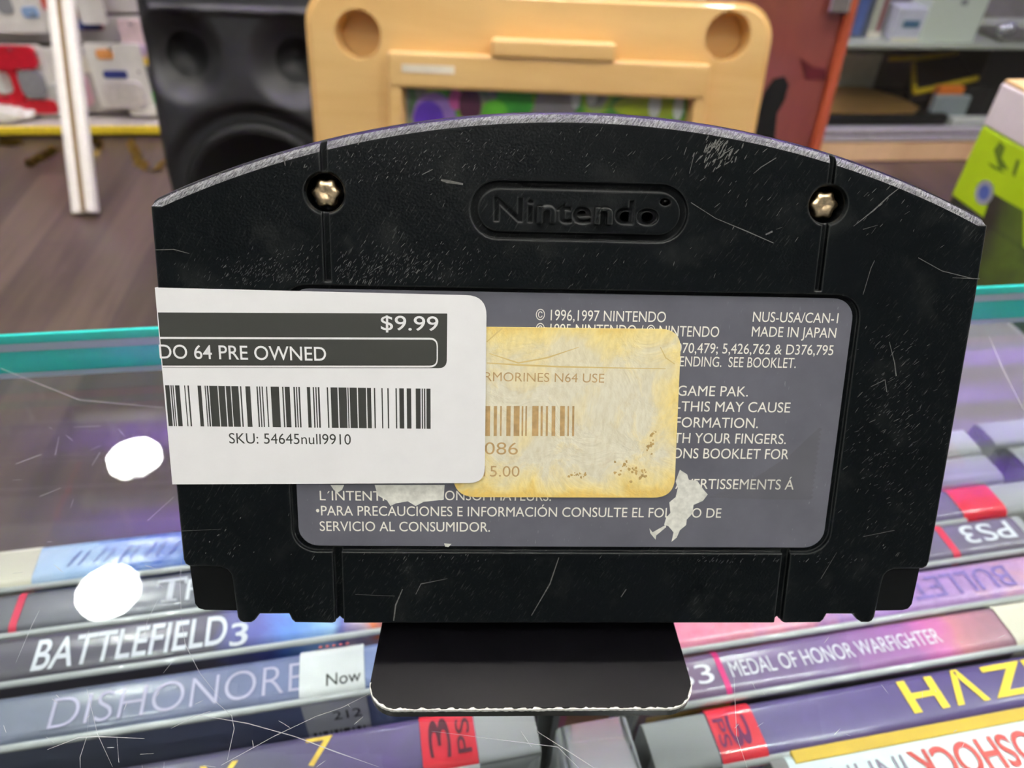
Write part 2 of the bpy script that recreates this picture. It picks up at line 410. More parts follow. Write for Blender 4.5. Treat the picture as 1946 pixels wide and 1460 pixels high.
# ------------------------------------------------------------------ the cartridge
yaw, lean = math.radians(3.2317), math.radians(26.397)
cX = V((math.cos(yaw), math.sin(yaw), 0)); n0 = V((math.sin(yaw), -math.cos(yaw), 0))
cY = V((0, 0, 1))*math.cos(lean) - n0*math.sin(lean); cZ = cX.cross(cY)
cT = CAM + V((.00807127, .09513203, -.04597383))
BOT = 65.2
CM = Matrix((cX, cY, cZ)).transposed().to_4x4(); CM.translation = cT - cY*(BOT/1000)
crt = thing('game_cartridge', 'black scuffed game cartridge with curved top, leaning on a small black stand', 'game cartridge', matrix=CM)
def cl(x, y, z=0): return V((x/1000, (y+BOT)/1000, z/1000))
SHELL = shell_material()
Rr, yc = 137.8, 11.35-137.8
def arc(x): return yc + math.sqrt(Rr*Rr-x*x)
N = 60
half = [(58.0, -1.6), (58.05, -2.4), (58.1, -13), (58.0, -40), (57.85, -54.4), (57.6, -55.2), (56.9, -55.6), (52.3, -55.7), (51.4, -56.1), (50.9, -56.8), (50.75, -58), (50.4, -64.1), (50.1, -64.8), (49.5, -65.1), (48.3, -65.1), (47.7, -64.7), (46.9, -63.6), (42.5, -63.6), (42.1, -64.6), (41.6, -65.1), (35.8, -65.2), (35.2, -64.9), (34.85, -64.5), (34.5, -64.9), (34.0, -65.2), (20, -65.2)]
arcp = [(-57.4+114.8*i/N, arc(-57.4+114.8*i/N)) for i in range(N+1)]
front = list(reversed([(x, y) for x, y in arcp])) + [(-x, y) for x, y in half] + [(x, y) for x, y in reversed(half)]   # counter-clockwise from top right
def inset(P, amt):
    out = []; n = len(P)
    for i in range(n):
        a, b, c = V(P[i-1]), V(P[i]), V(P[(i+1) % n])
        d1 = (b-a).normalized(); d2 = (c-b).normalized(); n1 = V((-d1.y, d1.x)); n2 = V((-d2.y, d2.x))
        nn = (n1+n2); nn = nn/max(nn.length_squared*.5, .6) if nn.length > 1e-6 else n1
        k = amt(b) if callable(amt) else amt
        out.append((b.x+nn.x*k, b.y+nn.y*k))
    return out
def top_amt(k_top, k_side):
    def f(b):
        on_top = b.y > -1.9
        return k_top if on_top else k_side
    return f
rings = []
for z, kt, ks in ((0, 1.55, .32), (-.22, .95, .1), (-.6, .5, .02), (-1.15, .18, 0), (-1.9, 0, 0), (-8.9, -.1, 0)):
    rings.append([cl(x, y, z) for x, y in inset(front, top_amt(kt, ks))])
bm = bmesh.new(); loft(bm, list(reversed(rings))); clean(bm); bm.normal_update()
for f in bm.faces:
    c = f.calc_center_median()*1000; u = max(-58, min(58, c.x))
    if -.62 < c.z < -.02 and c.y-BOT > arc(u)-2.2 and abs(f.normal.x) < .6 and len(f.verts) == 4: f.material_index = 1
shell = obj('front_shell', bm, [SHELL, worn_highlit_edge_material()], crt)
# cutters -----------------------------------------------------------
def cutter(fn):
    b_ = bmesh.new(); fn(b_); clean(b_)
    o = obj('cutter', b_, SHELL); o.matrix_world = CM; return o
def P2(b_, pts, z0, z1=2.0): loft(b_, [[cl(x, y, z0) for x, y in pts], [cl(x, y, z1) for x, y in pts]])
def stad(hw, hh, cy=-1.85, n=14):
    out = []
    for s in (1, -1):
        for k in range(n+1):
            a = math.radians(-90+180*k/n); out.append((s*(hw-hh) + s*hh*math.cos(a), cy+s*hh*math.sin(a)))
    return out
cuts = []
for s in (-1, 1):
    g = 34.7*s
    cuts.append(lambda b_, g=g: P2(b_, [(g-.48, 2.7), (g+.48, 2.7), (g+.48, 9.5), (g-.48, 9.5)], -1.0))
    cuts.append(lambda b_, g=g: P2(b_, [(g-.5, -12.1), (g+.5, -12.1), (g+.5, -2.0), (g-.5, -2.0)], -1.0))
    cuts.append(lambda b_, g=g: P2(b_, [(g-.68, -66.5), (g+.68, -66.5), (g+.68, -52.5), (g-.68, -52.5)], -1.2))
    cuts.append(lambda b_, g=g: lathe(b_, [(2.55e-3, -.0045), (2.55e-3, -.00055), (2.9e-3, .00005), (2.9e-3, .002)], 40, Matrix.Translation(cl(g, -.1))))
cuts.append(lambda b_: P2(b_, rrect(-41.3, 41.3, -53.0, -12.55, 3.6, 8), -.75))
def ring_cut(b_):
    o = stad(15.1, 3.95); i_ = stad(13.95, 2.85)
    n = len(o); lo, hi = -1.0, 2.0
    R = [[b_.verts.new(cl(x, y, z)) for x, y in q] for q, z in ((o, lo), (o, hi), (i_, hi), (i_, lo))]
    for a in range(4):
        A, B = R[a], R[(a+1) % 4]
        for k in range(n): b_.faces.new((A[k], A[(k+1) % n], B[(k+1) % n], B[k]))
cuts.append(ring_cut)
def letters(b_):
    def flat(s, xl, xr, yb, cap, bold=.012, h=-.55):
        t_ = bmesh.new(); text(t_, s, xl, xr, yb, cap, lambda x, y: cl(x, y, h), bold)
        bmesh.ops.remove_doubles(t_, verts=t_.verts, dist=2e-6)
        r = bmesh.ops.extrude_face_region(t_, geom=list(t_.faces))
        for v in r['geom']:
            if isinstance(v, bmesh.types.BMVert): v.co.z = .001
        bmesh.ops.recalc_face_normals(t_, faces=t_.faces)
        me = bpy.data.meshes.new('x'); t_.to_mesh(me); t_.free(); b_.from_mesh(me); bpy.data.meshes.remove(me)
    flat('Nintendo', -11.8, 11.0, -3.35, 3.15, .016)
    flat('\u00ae', 11.0, 12.6, -.75, .95, .0)
cuts.append(letters)
cos = [cutter(f) for f in cuts]
for c in cos:
    md = shell.modifiers.new('cut', 'BOOLEAN'); md.operation = 'DIFFERENCE'; md.object = c; md.solver = 'EXACT'
bpy.context.view_layer.update()
me = bpy.data.meshes.new_from_object(shell.evaluated_get(bpy.context.evaluated_depsgraph_get()))
shell.modifiers.clear(); shell.data = me; me.name = 'front_shell'
for c in cos: bpy.data.objects.remove(c)
# rear half, with the dark tongues that show in the lower corners
rear = list(reversed(arcp)) + [(-58, -1.6), (-58.1, -13), (-57.9, -54.6), (-57.2, -55.6), (-57.3, -61.9), (-56.8, -62.8), (-55.9, -63.1), (55.0, -63.1), (55.8, -62.8), (56.1, -61.9), (56.4, -55.6), (57.9, -54.6), (58.1, -13), (58, -1.6)]
bm = bmesh.new(); loft(bm, [[cl(x, y, z) for x, y in inset(rear, k)] for z, k in ((-19, 1.3), (-18.2, .3), (-17, 0), (-9.3, 0), (-9.2, .15), (-8.7, .15))]); clean(bm)
RSM = simple('black_shell_plastic', srgb(7, 8, 9), .45, spec=.1, scale=400)
obj('rear_shell', bm, RSM, crt)
for sx in (-1, 1):
    pts = [(50.0, -54.9), (57.6, -54.9), (57.7, -56.5), (57.4, -62.9), (56.9, -63.7), (56.0, -64.0), (50.0, -64.1)]
    pts = [(x*sx, y) for x, y in pts]; pts = pts if sx < 0 else list(reversed(pts))
    bm = bmesh.new(); prism(bm, pts, -8.6, -1.8, F=cl); clean(bm)
    bmesh.ops.bevel(bm, geom=[e for e in bm.edges if all(abs(v.co.z+.0018) < 1e-6 for v in e.verts)], offset=.0003, segments=2, affect='EDGES')
    obj('corner_tongue', bm, RSM, crt)
bm = bmesh.new(); box(bm, -.0478, .0478, .0001, .0016+.0001, -.017, -.012); obj('connector_cover', bm, BLACK, crt)
# screws: six-lobed heads deep in their wells
BRASS = simple('worn_brass', srgb(226, 202, 162), .32, 1, var=.3, scale=1500)
for s in (-1, 1):
    bm = bmesh.new(); rings = []
    for r, z in ((1.88, -3.6), (1.88, -1.75), (1.62, -1.4), (.8, -1.25), (.35, -1.45)):
        rings.append([cl(s*34.7+.12*s + r*(1+.10*math.cos(6*a))*math.cos(a), -.1+r*(1+.10*math.cos(6*a))*math.sin(a), z) for a in [2*math.pi*k/48 for k in range(48)]])
    loft(bm, rings); clean(bm); o = obj('screw', bm, BRASS, crt, True); o['label'] = 'brass six-lobed security screw'
# grey rear label ----------------------------------------------------
def labelmat():
    t = NT('grey_label_print'); b = t.b
    f = t.noise(t.coords(), 120, 4, .6)
    c = t.ramp(f, [(.3, srgb(82, 83, 92)), (.7, srgb(93, 94, 103))])
    s_ = t.ramp(t.noise(t.coords((1, .25, 1), (0, 0, -.9)), 3200, 2), [(.70, BK), (.82, WH)])
    c = t.mix(t.math('MULTIPLY', s_, .3), c, srgb(170, 170, 172)); t.l(c, b.inputs['Base Color'])
    b.inputs['Roughness'].default_value = .42; b.inputs['Specular IOR Level'].default_value = .4
    return t.m
bm = bmesh.new(); prism(bm, rrect(-40.4, 40.4, -52.1, -13.15, 3.0, 8), -.76, -.35, F=cl); clean(bm)
lab = obj('rear_label', bm, labelmat(), crt); lab['label'] = 'dark grey printed paper label'
def cpx(px, py, z=0):
    """a point seen on the cartridge's face, in the cartridge's own millimetres"""
    p = on_plane(px, py, cT + cZ*(z/1000), cZ) - cT
    return p.dot(cX)*1000, p.dot(cY)*1000
def printed(bm, lines, z, caph=None, bold=0, mi=0):
    for s, xl, xr, yb, cap in lines:
        a = cpx(xl, yb, z); b = cpx(xr, yb, z); c = cpx((xl+xr)/2, yb-cap, z); yb2 = (a[1]+b[1])/2
        text(bm, s, a[0], b[0], yb2, c[1]-yb2, lambda x, y: cl(x, y, z), bold, mi=mi)
LINES = [('\u00a9 1996,1997 NINTENDO', 1018, 1265, 610.5, 20), ('\u00a9 1995 NINTENDO / \u00a9 NINTENDO', 1018, 1366, 638, 20),
         ('NUS-USA/CAN-1', 1430, 1592, 613, 19), ('MADE IN JAPAN', 1428, 1588, 641, 19), ('070,479; 5,426,762 & D376,795', 1284, 1583, 673, 19), ('ENDING.  SEE BOOKLET.', 1291, 1512, 698, 19),
         ('GAME PAK.', 1287, 1421, 753, 19), ('-THIS MAY CAUSE', 1286, 1501, 783, 19), ('FORMATION.', 1283, 1440, 813, 19), ('TH YOUR FINGERS.', 1280, 1493, 843, 19), ('ONS BOOKLET FOR', 1277, 1498, 872, 19),
         ('AVERTISSEMENTS \u00c1', 1283, 1508, 930, 19), ('L\u00b4INTENTI', 608, 730, 951.5, 18), ('CONSOMMATEURS.', 828, 1047, 951.5, 18),
         ('\u2022PARA PRECAUCIONES E INFORMACI\u00d3N CONSULTE EL FOLLETO DE', 601, 1370, 982, 18), ('SERVICIO AL CONSUMIDOR.', 608, 931, 1010, 18)]
bm = bmesh.new(); printed(bm, LINES, -.34); obj('label_lettering', bm, TXTW, lab)
# torn paper left on the label, and a bit of old tape
def px_poly(bm, pts, z, mi=0):
    f = bm.faces.new([bm.verts.new(cl(*cpx(x, y, z), z)) for x, y in pts]); f.material_index = mi
RES = simple('paper_residue', srgb(206, 207, 198), .7, var=.15, scale=1200)
def residue(pts):
    bm = bmesh.new(); px_poly(bm, pts, -.33); obj('torn_paper_residue', bm, RES, lab)
residue([(1292, 893), (1306, 902), (1309, 912), (1325, 914), (1338, 932), (1345, 940), (1336, 952), (1318, 960), (1316, 976), (1305, 988), (1304, 998), (1292, 1008), (1286, 1022), (1276, 1030), (1280, 1012), (1270, 1000), (1262, 998), (1266, 984), (1274, 975), (1272, 955), (1284, 945), (1288, 928), (1284, 915)])
residue([(1265, 998), (1240, 1012), (1234, 1004), (1236, 1014), (1246, 1026), (1247, 1018), (1266, 1002)])
residue([(712, 922), (845, 922), (843, 950), (805, 954), (790, 962), (775, 953), (752, 957), (742, 962), (736, 952), (718, 942)])
residue([(628, 922), (654, 922), (650, 931), (641, 937), (634, 931)])
residue([(844, 1033), (858, 1034), (852, 1040), (846, 1039)])
bm = bmesh.new()
edge = []
for k in range(31):
    y = 812+k*4.6; edge.append((1560-k*.62 + (3.5 if k % 2 else -2.5), y))
px_poly(bm, edge + [(1400, 948), (1345, 946), (1440, 905), (1500, 866)], -.325)
obj('clear_tape_scrap', bm, clear('old_tape', (.97, .97, .97, 1), .05, .3, (.6, .6, .62, 1), .10), lab)
# yellowed sticker ---------------------------------------------------
def px_rr(corners, rad, n=6):
    """rounded quadrilateral through four (x, y) corners given in cartridge mm"""
    out = []
    for i in range(4):
        p = V(corners[i]); a = (V(corners[i-1])-p).normalized(); b = (V(corners[(i+1) % 4])-p).normalized()
        r = rad[i]
        if r <= 0: out.append((p.x, p.y)); continue
        for k in range(n+1):
            th = k/n; q = p + a*r*(1-th)**2 + b*r*th**2; out.append((q.x, q.y))
    return out
ZY = -.18
yc4 = [cpx(860, 945, ZY), cpx(1281, 946, ZY), cpx(1295, 626, ZY), cpx(872, 621, ZY)]
bm = bmesh.new(); prism(bm, px_rr(yc4, [3.6, 3.2, 3.0, 2.5], 8), -.34, ZY, F=cl); clean(bm)
ys = obj('old_price_sticker', bm, paper_old(), crt); ys['label'] = 'yellowed stained paper price sticker'
FADE = simple('faded_brown_print', srgb(176, 146, 98), .6, var=.2, scale=900)
bm = bmesh.new()
printed(bm, [('RMORINES N64 USE', 921, 1148, 726, 17), ('086', 921, 984, 864, 23), ('15.00', 919, 987, 906, 20)], ZY+.012, bold=-.004)
BY = [(921, 931, 1), (938, 944, .4), (950, 953, .4), (962, 970, .9), (976, 987, .9), (991, 994, .5), (998, 1001, .5), (1011, 1023, 1), (1027, 1031, .7), (1037, 1041, .7), (1048, 1055, .9), (1064, 1073, .9), (1078, 1081, .5), (1087, 1091, .6)]
for a, b, _ in BY: px_poly(bm, [(a, 829), (b, 829), (b+.6, 772), (a+.6, 772)], ZY+.012)
obj('faded_print', bm, FADE, ys)
bm = bmesh.new()
random.seed(11)
for cx, cy_, rx, ry, k in ((1236, 846, 8, 16, 14), (1222, 900, 14, 10, 12), (1195, 888, 18, 14, 10), (1095, 902, 18, 8, 14), (1245, 825, 6, 8, 5), (1180, 900, 30, 12, 10)):
    for q in range(k):
        x = random.gauss(cx, rx*.5); y = random.gauss(cy_, ry*.5); r = random.uniform(1, 3.2)
        px_poly(bm, [(x+r*random.uniform(.5, 1.3)*math.cos(-a), y+r*random.uniform(.5, 1.4)*math.sin(-a)) for a in (0, .9, 1.9, 2.8, 3.8, 4.7, 5.5)], ZY+.008+q*.0004)
obj('stain_specks', bm, simple('brown_stain', srgb(178, 150, 92), .7, var=.3, scale=900), ys)
bm = bmesh.new(); 
for pts in ([(925, 690), (990, 694), (1060, 697), (1150, 699), (1265, 701)], [(925, 650), (945, 632), (955, 624)], [(1255, 660), (1265, 680), (1282, 692)], [(930, 672), (985, 690), (1040, 680), (1100, 660)]):
    ribbon(bm, [cl(*cpx(x, y, ZY), ZY+.01) for x, y in pts], .00022, None, .3)
obj('creases', bm, simple('crease_shade', srgb(205, 182, 118), .7), ys)
# new white sticker, folded round the left side ----------------------
ZW = -.02
wc = [cpx(330, 921, .06), cpx(921, 918, .06), cpx(925, 562, .06), cpx(297, 548, .06)]
wc[0] = (-58.2, -42.2); wc[3] = (-58.2, -13.35)
bm = bmesh.new(); prism(bm, px_rr(wc, [0, 2.4, 2.9, 0], 8), .03, .12, F=cl)
loft(bm, [[cl(-58.2, -42.2, .12), cl(-58.32, -42.2, .12), cl(-58.32, -13.35, .12), cl(-58.2, -13.35, .12)], [cl(-58.2, -42.2, -9.5), cl(-58.3, -42.2, -9.5), cl(-58.3, -13.35, -9.5), cl(-58.2, -13.35, -9.5)]]); clean(bm)
ws = obj('price_sticker', bm, simple('white_sticker_paper', srgb(222, 223, 224), .5, var=.015, scale=300), crt); ws['label'] = 'clean white thermal price sticker'
zt = .128
bm = bmesh.new()
bd = [(-58.2, cpx(303, 699, zt)[1]), cpx(849, 700, zt), cpx(850, 596, zt), (-58.2, cpx(299, 594, zt)[1])]
f = bm.faces.new([bm.verts.new(cl(x, y, zt)) for x, y in px_rr(bd, [0, 1.2, .1, 0])])
BZ = [(103,128),(134,141),(146,152),(160,186),(213,219),(232,241),(290,311),(331,337),(343,352),(357,405),(410,447),(453,480),(485,526),(535,543),(566,594),(630,638),(645,652),(660,667),(685,692),(712,760),(778,786),(793,822),(843,852),(858,865),(872,881),(921,940),(955,963),(970,977),(984,994),(1036,1044),(1058,1098),(1104,1150),(1155,1162),(1168,1210),(1216,1262),(1268,1292),(1308,1316),(1352,1359),(1386,1394),(1433,1441),(1455,1482),(1498,1524),(1550,1578),(1585,1592),(1598,1606),(1612,1636)]
yb0, yb1 = cpx(560, 812.5, zt)[1], cpx(560, 735.5, zt)[1]
for a, b in BZ:
    xa, xb = cpx(280+a/3.04, 736, zt)[0], cpx(280+b/3.04, 736, zt)[0]
    bm.faces.new([bm.verts.new(cl(x, y, zt)) for x, y in ((xa, yb0), (xb, yb0), (xb, yb1), (xa, yb1))])
printed(bm, [('SKU: 54645null9910', 436, 667, 844, 19.5)], zt, bold=.0)
obj('black_print', bm, INK, ws)
bm = bmesh.new(); zq = zt+.012
printed(bm, [('$9.99', 724, 833, 628, 27)], zq, bold=.004)
# the first word runs round the edge of the cartridge
printed(bm, [('DO 64 PRE OWNED', 304, 620, 683.5, 26)], zq, bold=.004)
fr_o = [(-58.2, cpx(304, 699, zq)[1]+.05), cpx(832, 698.5, zq), cpx(832, 642, zq), (-58.2, cpx(302, 640.5, zq)[1])]
fr_i = [(-58.2, fr_o[0][1]+.26), (fr_o[1][0]-.16, fr_o[1][1]+.26), (fr_o[2][0]-.16, fr_o[2][1]-.28), (-58.2, fr_o[3][1]-.28)]
A = px_rr(fr_o, [0, 1.2, 1.2, 0]); B = px_rr(fr_i, [0, 1.0, 1.0, 0])
va = [bm.verts.new(cl(x, y, zq)) for x, y in A]; vb = [bm.verts.new(cl(x, y, zq)) for x, y in B]
for i in range(len(A)-1): bm.faces.new((va[i], va[i+1], vb[i+1], vb[i]))
obj('white_print', bm, simple('bare_sticker_paper', srgb(222, 223, 224), .5, var=.01), ws)
# wear: rubbed top edge, individual scratches
random.seed(5)
bm = bmesh.new()
def scr(pts, wd, z=.015): ribbon(bm, [cl(*cpx(x, y, 0), z) for x, y in pts], wd/1000, None, .5)
for pts, wd in (([(838, 342), (850, 345), (880, 350)], .35), ([(802, 332), (822, 322)], .15), ([(1313, 385), (1360, 415), (1420, 440), (1470, 462)], .14), ([(1455, 446), (1468, 440)], .35), ([(1622, 430), (1660, 400), (1690, 372), (1708, 358)], .2), ([(1640, 436), (1668, 428)], .15),
                ([(1432, 330), (1446, 318), (1475, 300)], .15), ([(1745, 490), (1790, 515), (1850, 530)], .15), ([(1810, 528), (1862, 530)], .2), ([(1690, 650), (1700, 690), (1703, 715)], .25), ([(1655, 735), (1682, 722), (1685, 745)], .2), ([(1640, 560), (1655, 510), (1662, 495)], .12),
                ([(790, 1130), (800, 1110), (850, 1100)], .12), ([(1010, 1170), (1045, 1110), (1062, 1060)], .15), ([(748, 1180), (752, 1150), (765, 1120)], .25), ([(675, 1130), (750, 1133)], .12), ([(1640, 1020), (1700, 1008)], .18), ([(1560, 1100), (1590, 1050)], .15),
                ([(295, 475), (330, 474), (360, 482)], .15), ([(1320, 290), (1310, 330)], .12), ([(1180, 1135), (1190, 1120)], .3), ([(330, 1010), (420, 1006)], .1), ([(540, 300), (542, 315)], .3), ([(680, 275), (690, 255)], .2)):
    scr(pts, wd)
def dashes(n, cx, cy_, rx, ry, ang, l0, l1, wd):
    for k in range(n):
        x = random.gauss(cx, rx); y = random.gauss(cy_, ry); u, v_ = cpx(x, y)
        if not (-57.3 < u < 57.3 and -54.5 < v_ < arc(max(-57, min(57, u)))-2.0): continue
        if -41.5 < u < 41.5 and -53.2 < v_ < -12.3: continue
        if abs(abs(u)-34.7) < 1.1 or math.hypot(abs(u)-34.7, v_) < 3.5 or (abs(u) < 15.8 and abs(v_+1.85) < 4.6): continue
        if u < -12.5 and -42.4 < v_ < -13: continue
        a = math.radians(ang+random.gauss(0, 12)); l = random.uniform(l0, l1)
        ribbon(bm, [cl(u+l*q*math.cos(a), v_+l*q*math.sin(a), .012+.0002*k) for q in (-.5, 0, .5)], wd*random.uniform(.5, 1.3)/1000, None, .4)
dashes(90, 1365, 285, 20, 22, 60, .3, 1.2, .16); dashes(60, 1620, 380, 130, 50, 52, .3, 1.0, .07); dashes(60, 1690, 780, 50, 120, 45, .3, 1.1, .08)
dashes(60, 700, 515, 110, 22, 55, .3, .9, .08); dashes(60, 1000, 500, 250, 40, 55, .2, .9, .06); dashes(60, 800, 300, 200, 40, 55, .2, .8, .06); dashes(50, 1600, 1080, 90, 50, 55, .3, 1.1, .09)
dashes(90, 800, 1100, 130, 40, 60, .2, .8, .09); dashes(50, 1350, 1110, 90, 40, 55, .2, 1.0, .08); dashes(40, 500, 1080, 90, 50, 60, .2, .6, .1); dashes(40, 1250, 320, 120, 50, 55, .2, .9, .06)
obj('surface_scuffs', bm, simple('scuffed_plastic', srgb(82, 82, 79), .5, var=.35, scale=2500), crt)['kind'] = 'stuff'
bm = bmesh.new()
dashes(420, 700, 512, 120, 20, 56, .15, .6, .07); dashes(160, 480, 520, 60, 18, 56, .15, .5, .06); dashes(260, 760, 1100, 110, 26, 58, .15, .6, .08); dashes(220, 1400, 1085, 70, 22, 52, .15, .7, .08); dashes(260, 1690, 800, 45, 90, 48, .15, .8, .07); dashes(300, 760, 300, 160, 30, 56, .12, .5, .05); dashes(160, 1550, 1110, 60, 40, 54, .15, .6, .07)
obj('fine_scuffs', bm, simple('faint_scuffed_plastic', srgb(52, 53, 54), .5, var=.35, scale=2500), crt)['kind'] = 'stuff'
# rubbed edge: tiny nicks over the rounded top
bm = bmesh.new()
def rub(u, t):  # point on the rounded top edge, t from face to rim
    prof = ((0, 1.55), (-.22, .95), (-.6, .5), (-1.15, .18)); q = t*3; i = min(2, int(q)); f_ = q-i
    z = prof[i][0]*(1-f_)+prof[i+1][0]*f_; k = prof[i][1]*(1-f_)+prof[i+1][1]*f_
    c0 = V((u, arc(u)-yc)).normalized(); return cl(u-c0.x*k, arc(u)-c0.y*k, z) + V((c0.x*.6, c0.y*.6, .9))*.00002
for k in range(420):
    u = random.uniform(-56, 56)
    if abs(abs(u)-34.7) < 1: continue
    t0 = random.uniform(.02, .55); l = random.uniform(.1, .35); du = random.uniform(.1, .55); wd = random.uniform(.05, .16)
    a, b = rub(u, t0), rub(min(57, u+du), min(1, t0+l)); c = rub(min(57, u+du+wd), min(1, t0+l)); d = rub(u+wd, t0)
    bm.faces.new([bm.verts.new(p) for p in (a, d, c, b)])
obj('rubbed_edge', bm, simple('rubbed_plastic', srgb(112, 114, 114), .38, var=.3, scale=2000), crt)['kind'] = 'stuff'

# ------------------------------------------------------------------ the stand
PT = GZ+.0021
fl_, fr_ = on_level(700, 1349, PT), on_level(1322, 1349, PT)
SM = Matrix.Rotation(yaw, 4, 'Z'); 
mid = (fl_+fr_)/2; SM.translation = V((mid.x, mid.y, GZ))
hw = (fr_-fl_).length/2
std = thing('cartridge_stand', 'small black bent-sheet easel stand with chipped front edge, under the cartridge', 'stand', matrix=SM)
STM = simple('black_painted_sheet', srgb(9, 8, 11), .28, spec=.16, var=.05, scale=500)
cloc = SM.inverted() @ (CM @ V((0, 0, -.019)))       # where the cartridge's rear lower edge meets the plate
by = cloc.y + .006; cx0 = cloc.x
bp = []
for cx_, cy_, a0 in ((hw-.0042, .0042, 270), (-hw+.0042, .0042, 180)):
    pass
R_ = .0045
bp = [(-hw+R_+R_*math.cos(math.radians(a)), R_+R_*math.sin(math.radians(a))) for a in range(180, 271, 10)] + [(hw-R_+R_*math.cos(math.radians(a)), R_+R_*math.sin(math.radians(a))) for a in range(270, 361, 10)]
bp = [(x + (-.0003 if x < 0 else .0003), y) for x, y in bp]
back = .046
bp = bp + [(hw-.0025, back), (-hw+.0025, back)]
bm = bmesh.new(); loft(bm, [[V((x, y, z)) for x, y in bp] for z in (.00002, .0021)]); clean(bm)
es = [e for e in bm.edges if all(v.co.z > .001 for v in e.verts)]
bmesh.ops.bevel(bm, geom=es, offset=.0003, segments=2, affect='EDGES')
obj('base_plate', bm, STM, std)
# back rest parallel to the cartridge's rear
loc = SM.inverted() @ CM
bm = bmesh.new()
prism(bm, rrect(-.0235, .0235, .0030, .056, .004), -.0212, -.0194, F=lambda x, y, z: loc @ V((x, y, z))); clean(bm)
obj('back_rest', bm, STM, std)
p0 = loc @ V((0, .054, -.0212)); bm = bmesh.new()
box(bm, cx0-.012, cx0+.012, back-.003, back-.001, .0021, .0021+.012); clean(bm)
obj('rear_stop', bm, STM, std)
# chipped paint along the front edge
random.seed(3); bm = bmesh.new(); 
pth = [V((x, y, 0)) for x, y in bp[:-2]]; dense = []
for a, b in zip(pth, pth[1:]):
    n_ = max(1, int((b-a).length/.00035)); dense += [a.lerp(b, i/n_) for i in range(n_)]
dense.append(pth[-1]); prev = None
for i, p in enumerate(dense):
    d = (dense[min(i+1, len(dense)-1)]-dense[max(0, i-1)]).normalized(); nrm = V((d.y, -d.x, 0))
    wdt = .00012 + .00055*max(0, mnoise.noise(p*900)+.25) + .0004*max(0, mnoise.noise(p*2600))
    q = (bm.verts.new(p+nrm*.00005+V((0, 0, .0021-.0003-random.uniform(0, .0002)))), bm.verts.new(p-nrm*.0000+V((0, 0, .00214))), bm.verts.new(p-nrm*wdt*.7+V((0, 0, .00216))))
    if prev: bm.faces.new((prev[0], q[0], q[1], prev[1])); bm.faces.new((prev[1], q[1], q[2], prev[2]))
    prev = q
obj('chipped_edge', bm, simple('bare_chipped_edge', srgb(205, 205, 200), .5, var=.3, scale=1500), std)

# ------------------------------------------------------------------ game cases below the glass
CA = math.radians(12.55)
CR = Matrix.Rotation(CA, 4, 'Z')
def row(px, py, z=SPZ):
    """where a seen point lies along (x) and across (y) the rows of cases, in mm"""
    p = CR.inverted() @ (on_level(px, py, z)-CAM); return p.x*1000, p.y*1000
CLEARP = clear('clear_case_plastic', (.90, .91, .92, 1), .05, .06, (.93, .95, .97, 1), .90, .12)
EDGEP = simple('sleeve_edge_highlight', srgb(196, 200, 200), .25, coat=.5, var=.05)
SMOKEP = simple('dark_case_plastic', srgb(58, 60, 64), .25, coat=.5)
def section(t, h, r, o=0, z1=0):
    """cross-section of a case (y across, z up): rounded at the spine"""
    out = [(-o, -h)]
    for k in range(7):
        a = math.radians(180-90*k/6); out.append((r+(r+o)*math.cos(a), -r+(r+o)*math.sin(a)))
    for k in range(7):
        a = math.radians(90-90*k/6); out.append((t-r+(r+o)*math.cos(a), -r+(r+o)*math.sin(a)))
    out.append((t+o, -h)); return out
def game_case(x0, x1, y0, t, label, mat, ins, z=SPZ, h=.135, body=None, rot=0):
    """x0..x1 along the row and y0..y0+t across it in mm; ins = printed sheet from..to (mm from x0)"""
    M = CR.copy(); p = CR @ V((x0/1000, y0/1000, 0)); M.translation = V((CAM.x+p.x, CAM.y+p.y, z))
    if rot: M = M @ Matrix.Rotation(rot, 4, 'Z')
    o = thing('game_case', label, 'game case', matrix=M)
    L = (x1-x0)/1000; t /= 1000; bm = bmesh.new()
    rc = .007
    sec = section(t, h, .0026)
    rings = []
    for k in range(7):                       # the spine's end corners are rounded
        a = math.radians(90*k/6); rings.append([V((rc*(1-math.sin(a)), y, zz if zz > -h+1e-6 and False else (zz - rc*(1-math.cos(a)) if zz > -.05 else zz))) for y, zz in sec])
    rings = [[V((rc*(1-math.sin(math.radians(15*k))), y, (zz-rc*(1-math.cos(math.radians(90-15*k))) if zz > -.05 else zz))) for y, zz in sec] for k in range(7)]
    rings += [[V((L-v.x, v.y, v.z)) for v in r] for r in reversed(rings)]
    loft(bm, rings); clean(bm)
    obj('plastic_case', bm, body or CLEARP, o, True)
    if mat:
        a, b = ins; a /= 1000; b /= 1000; bm = bmesh.new()
        s1 = section(t, h*.94, .0026, .00018); s2 = section(t, h*.94, .0026, .00005)
        R = [[bm.verts.new(V((x, y, zz))) for y, zz in s1] for x in (a, (a+b)/2, b)]
        for p_, q_ in zip(R, R[1:]):
            for i in range(len(s1)-1): bm.faces.new((p_[i], q_[i], q_[i+1], p_[i+1]))
        sh = obj('printed_cover', bm, mat, o, True)
        bm = bmesh.new()          # pale strip modelled as the light line on the sleeve's front edge
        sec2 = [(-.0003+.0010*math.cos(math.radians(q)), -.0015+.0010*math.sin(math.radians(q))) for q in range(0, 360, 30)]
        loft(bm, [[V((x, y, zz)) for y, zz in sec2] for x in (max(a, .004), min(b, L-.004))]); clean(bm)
        obj('sleeve_edge_glint', bm, EDGEP, o, True)
        return o, sh
    return o, None
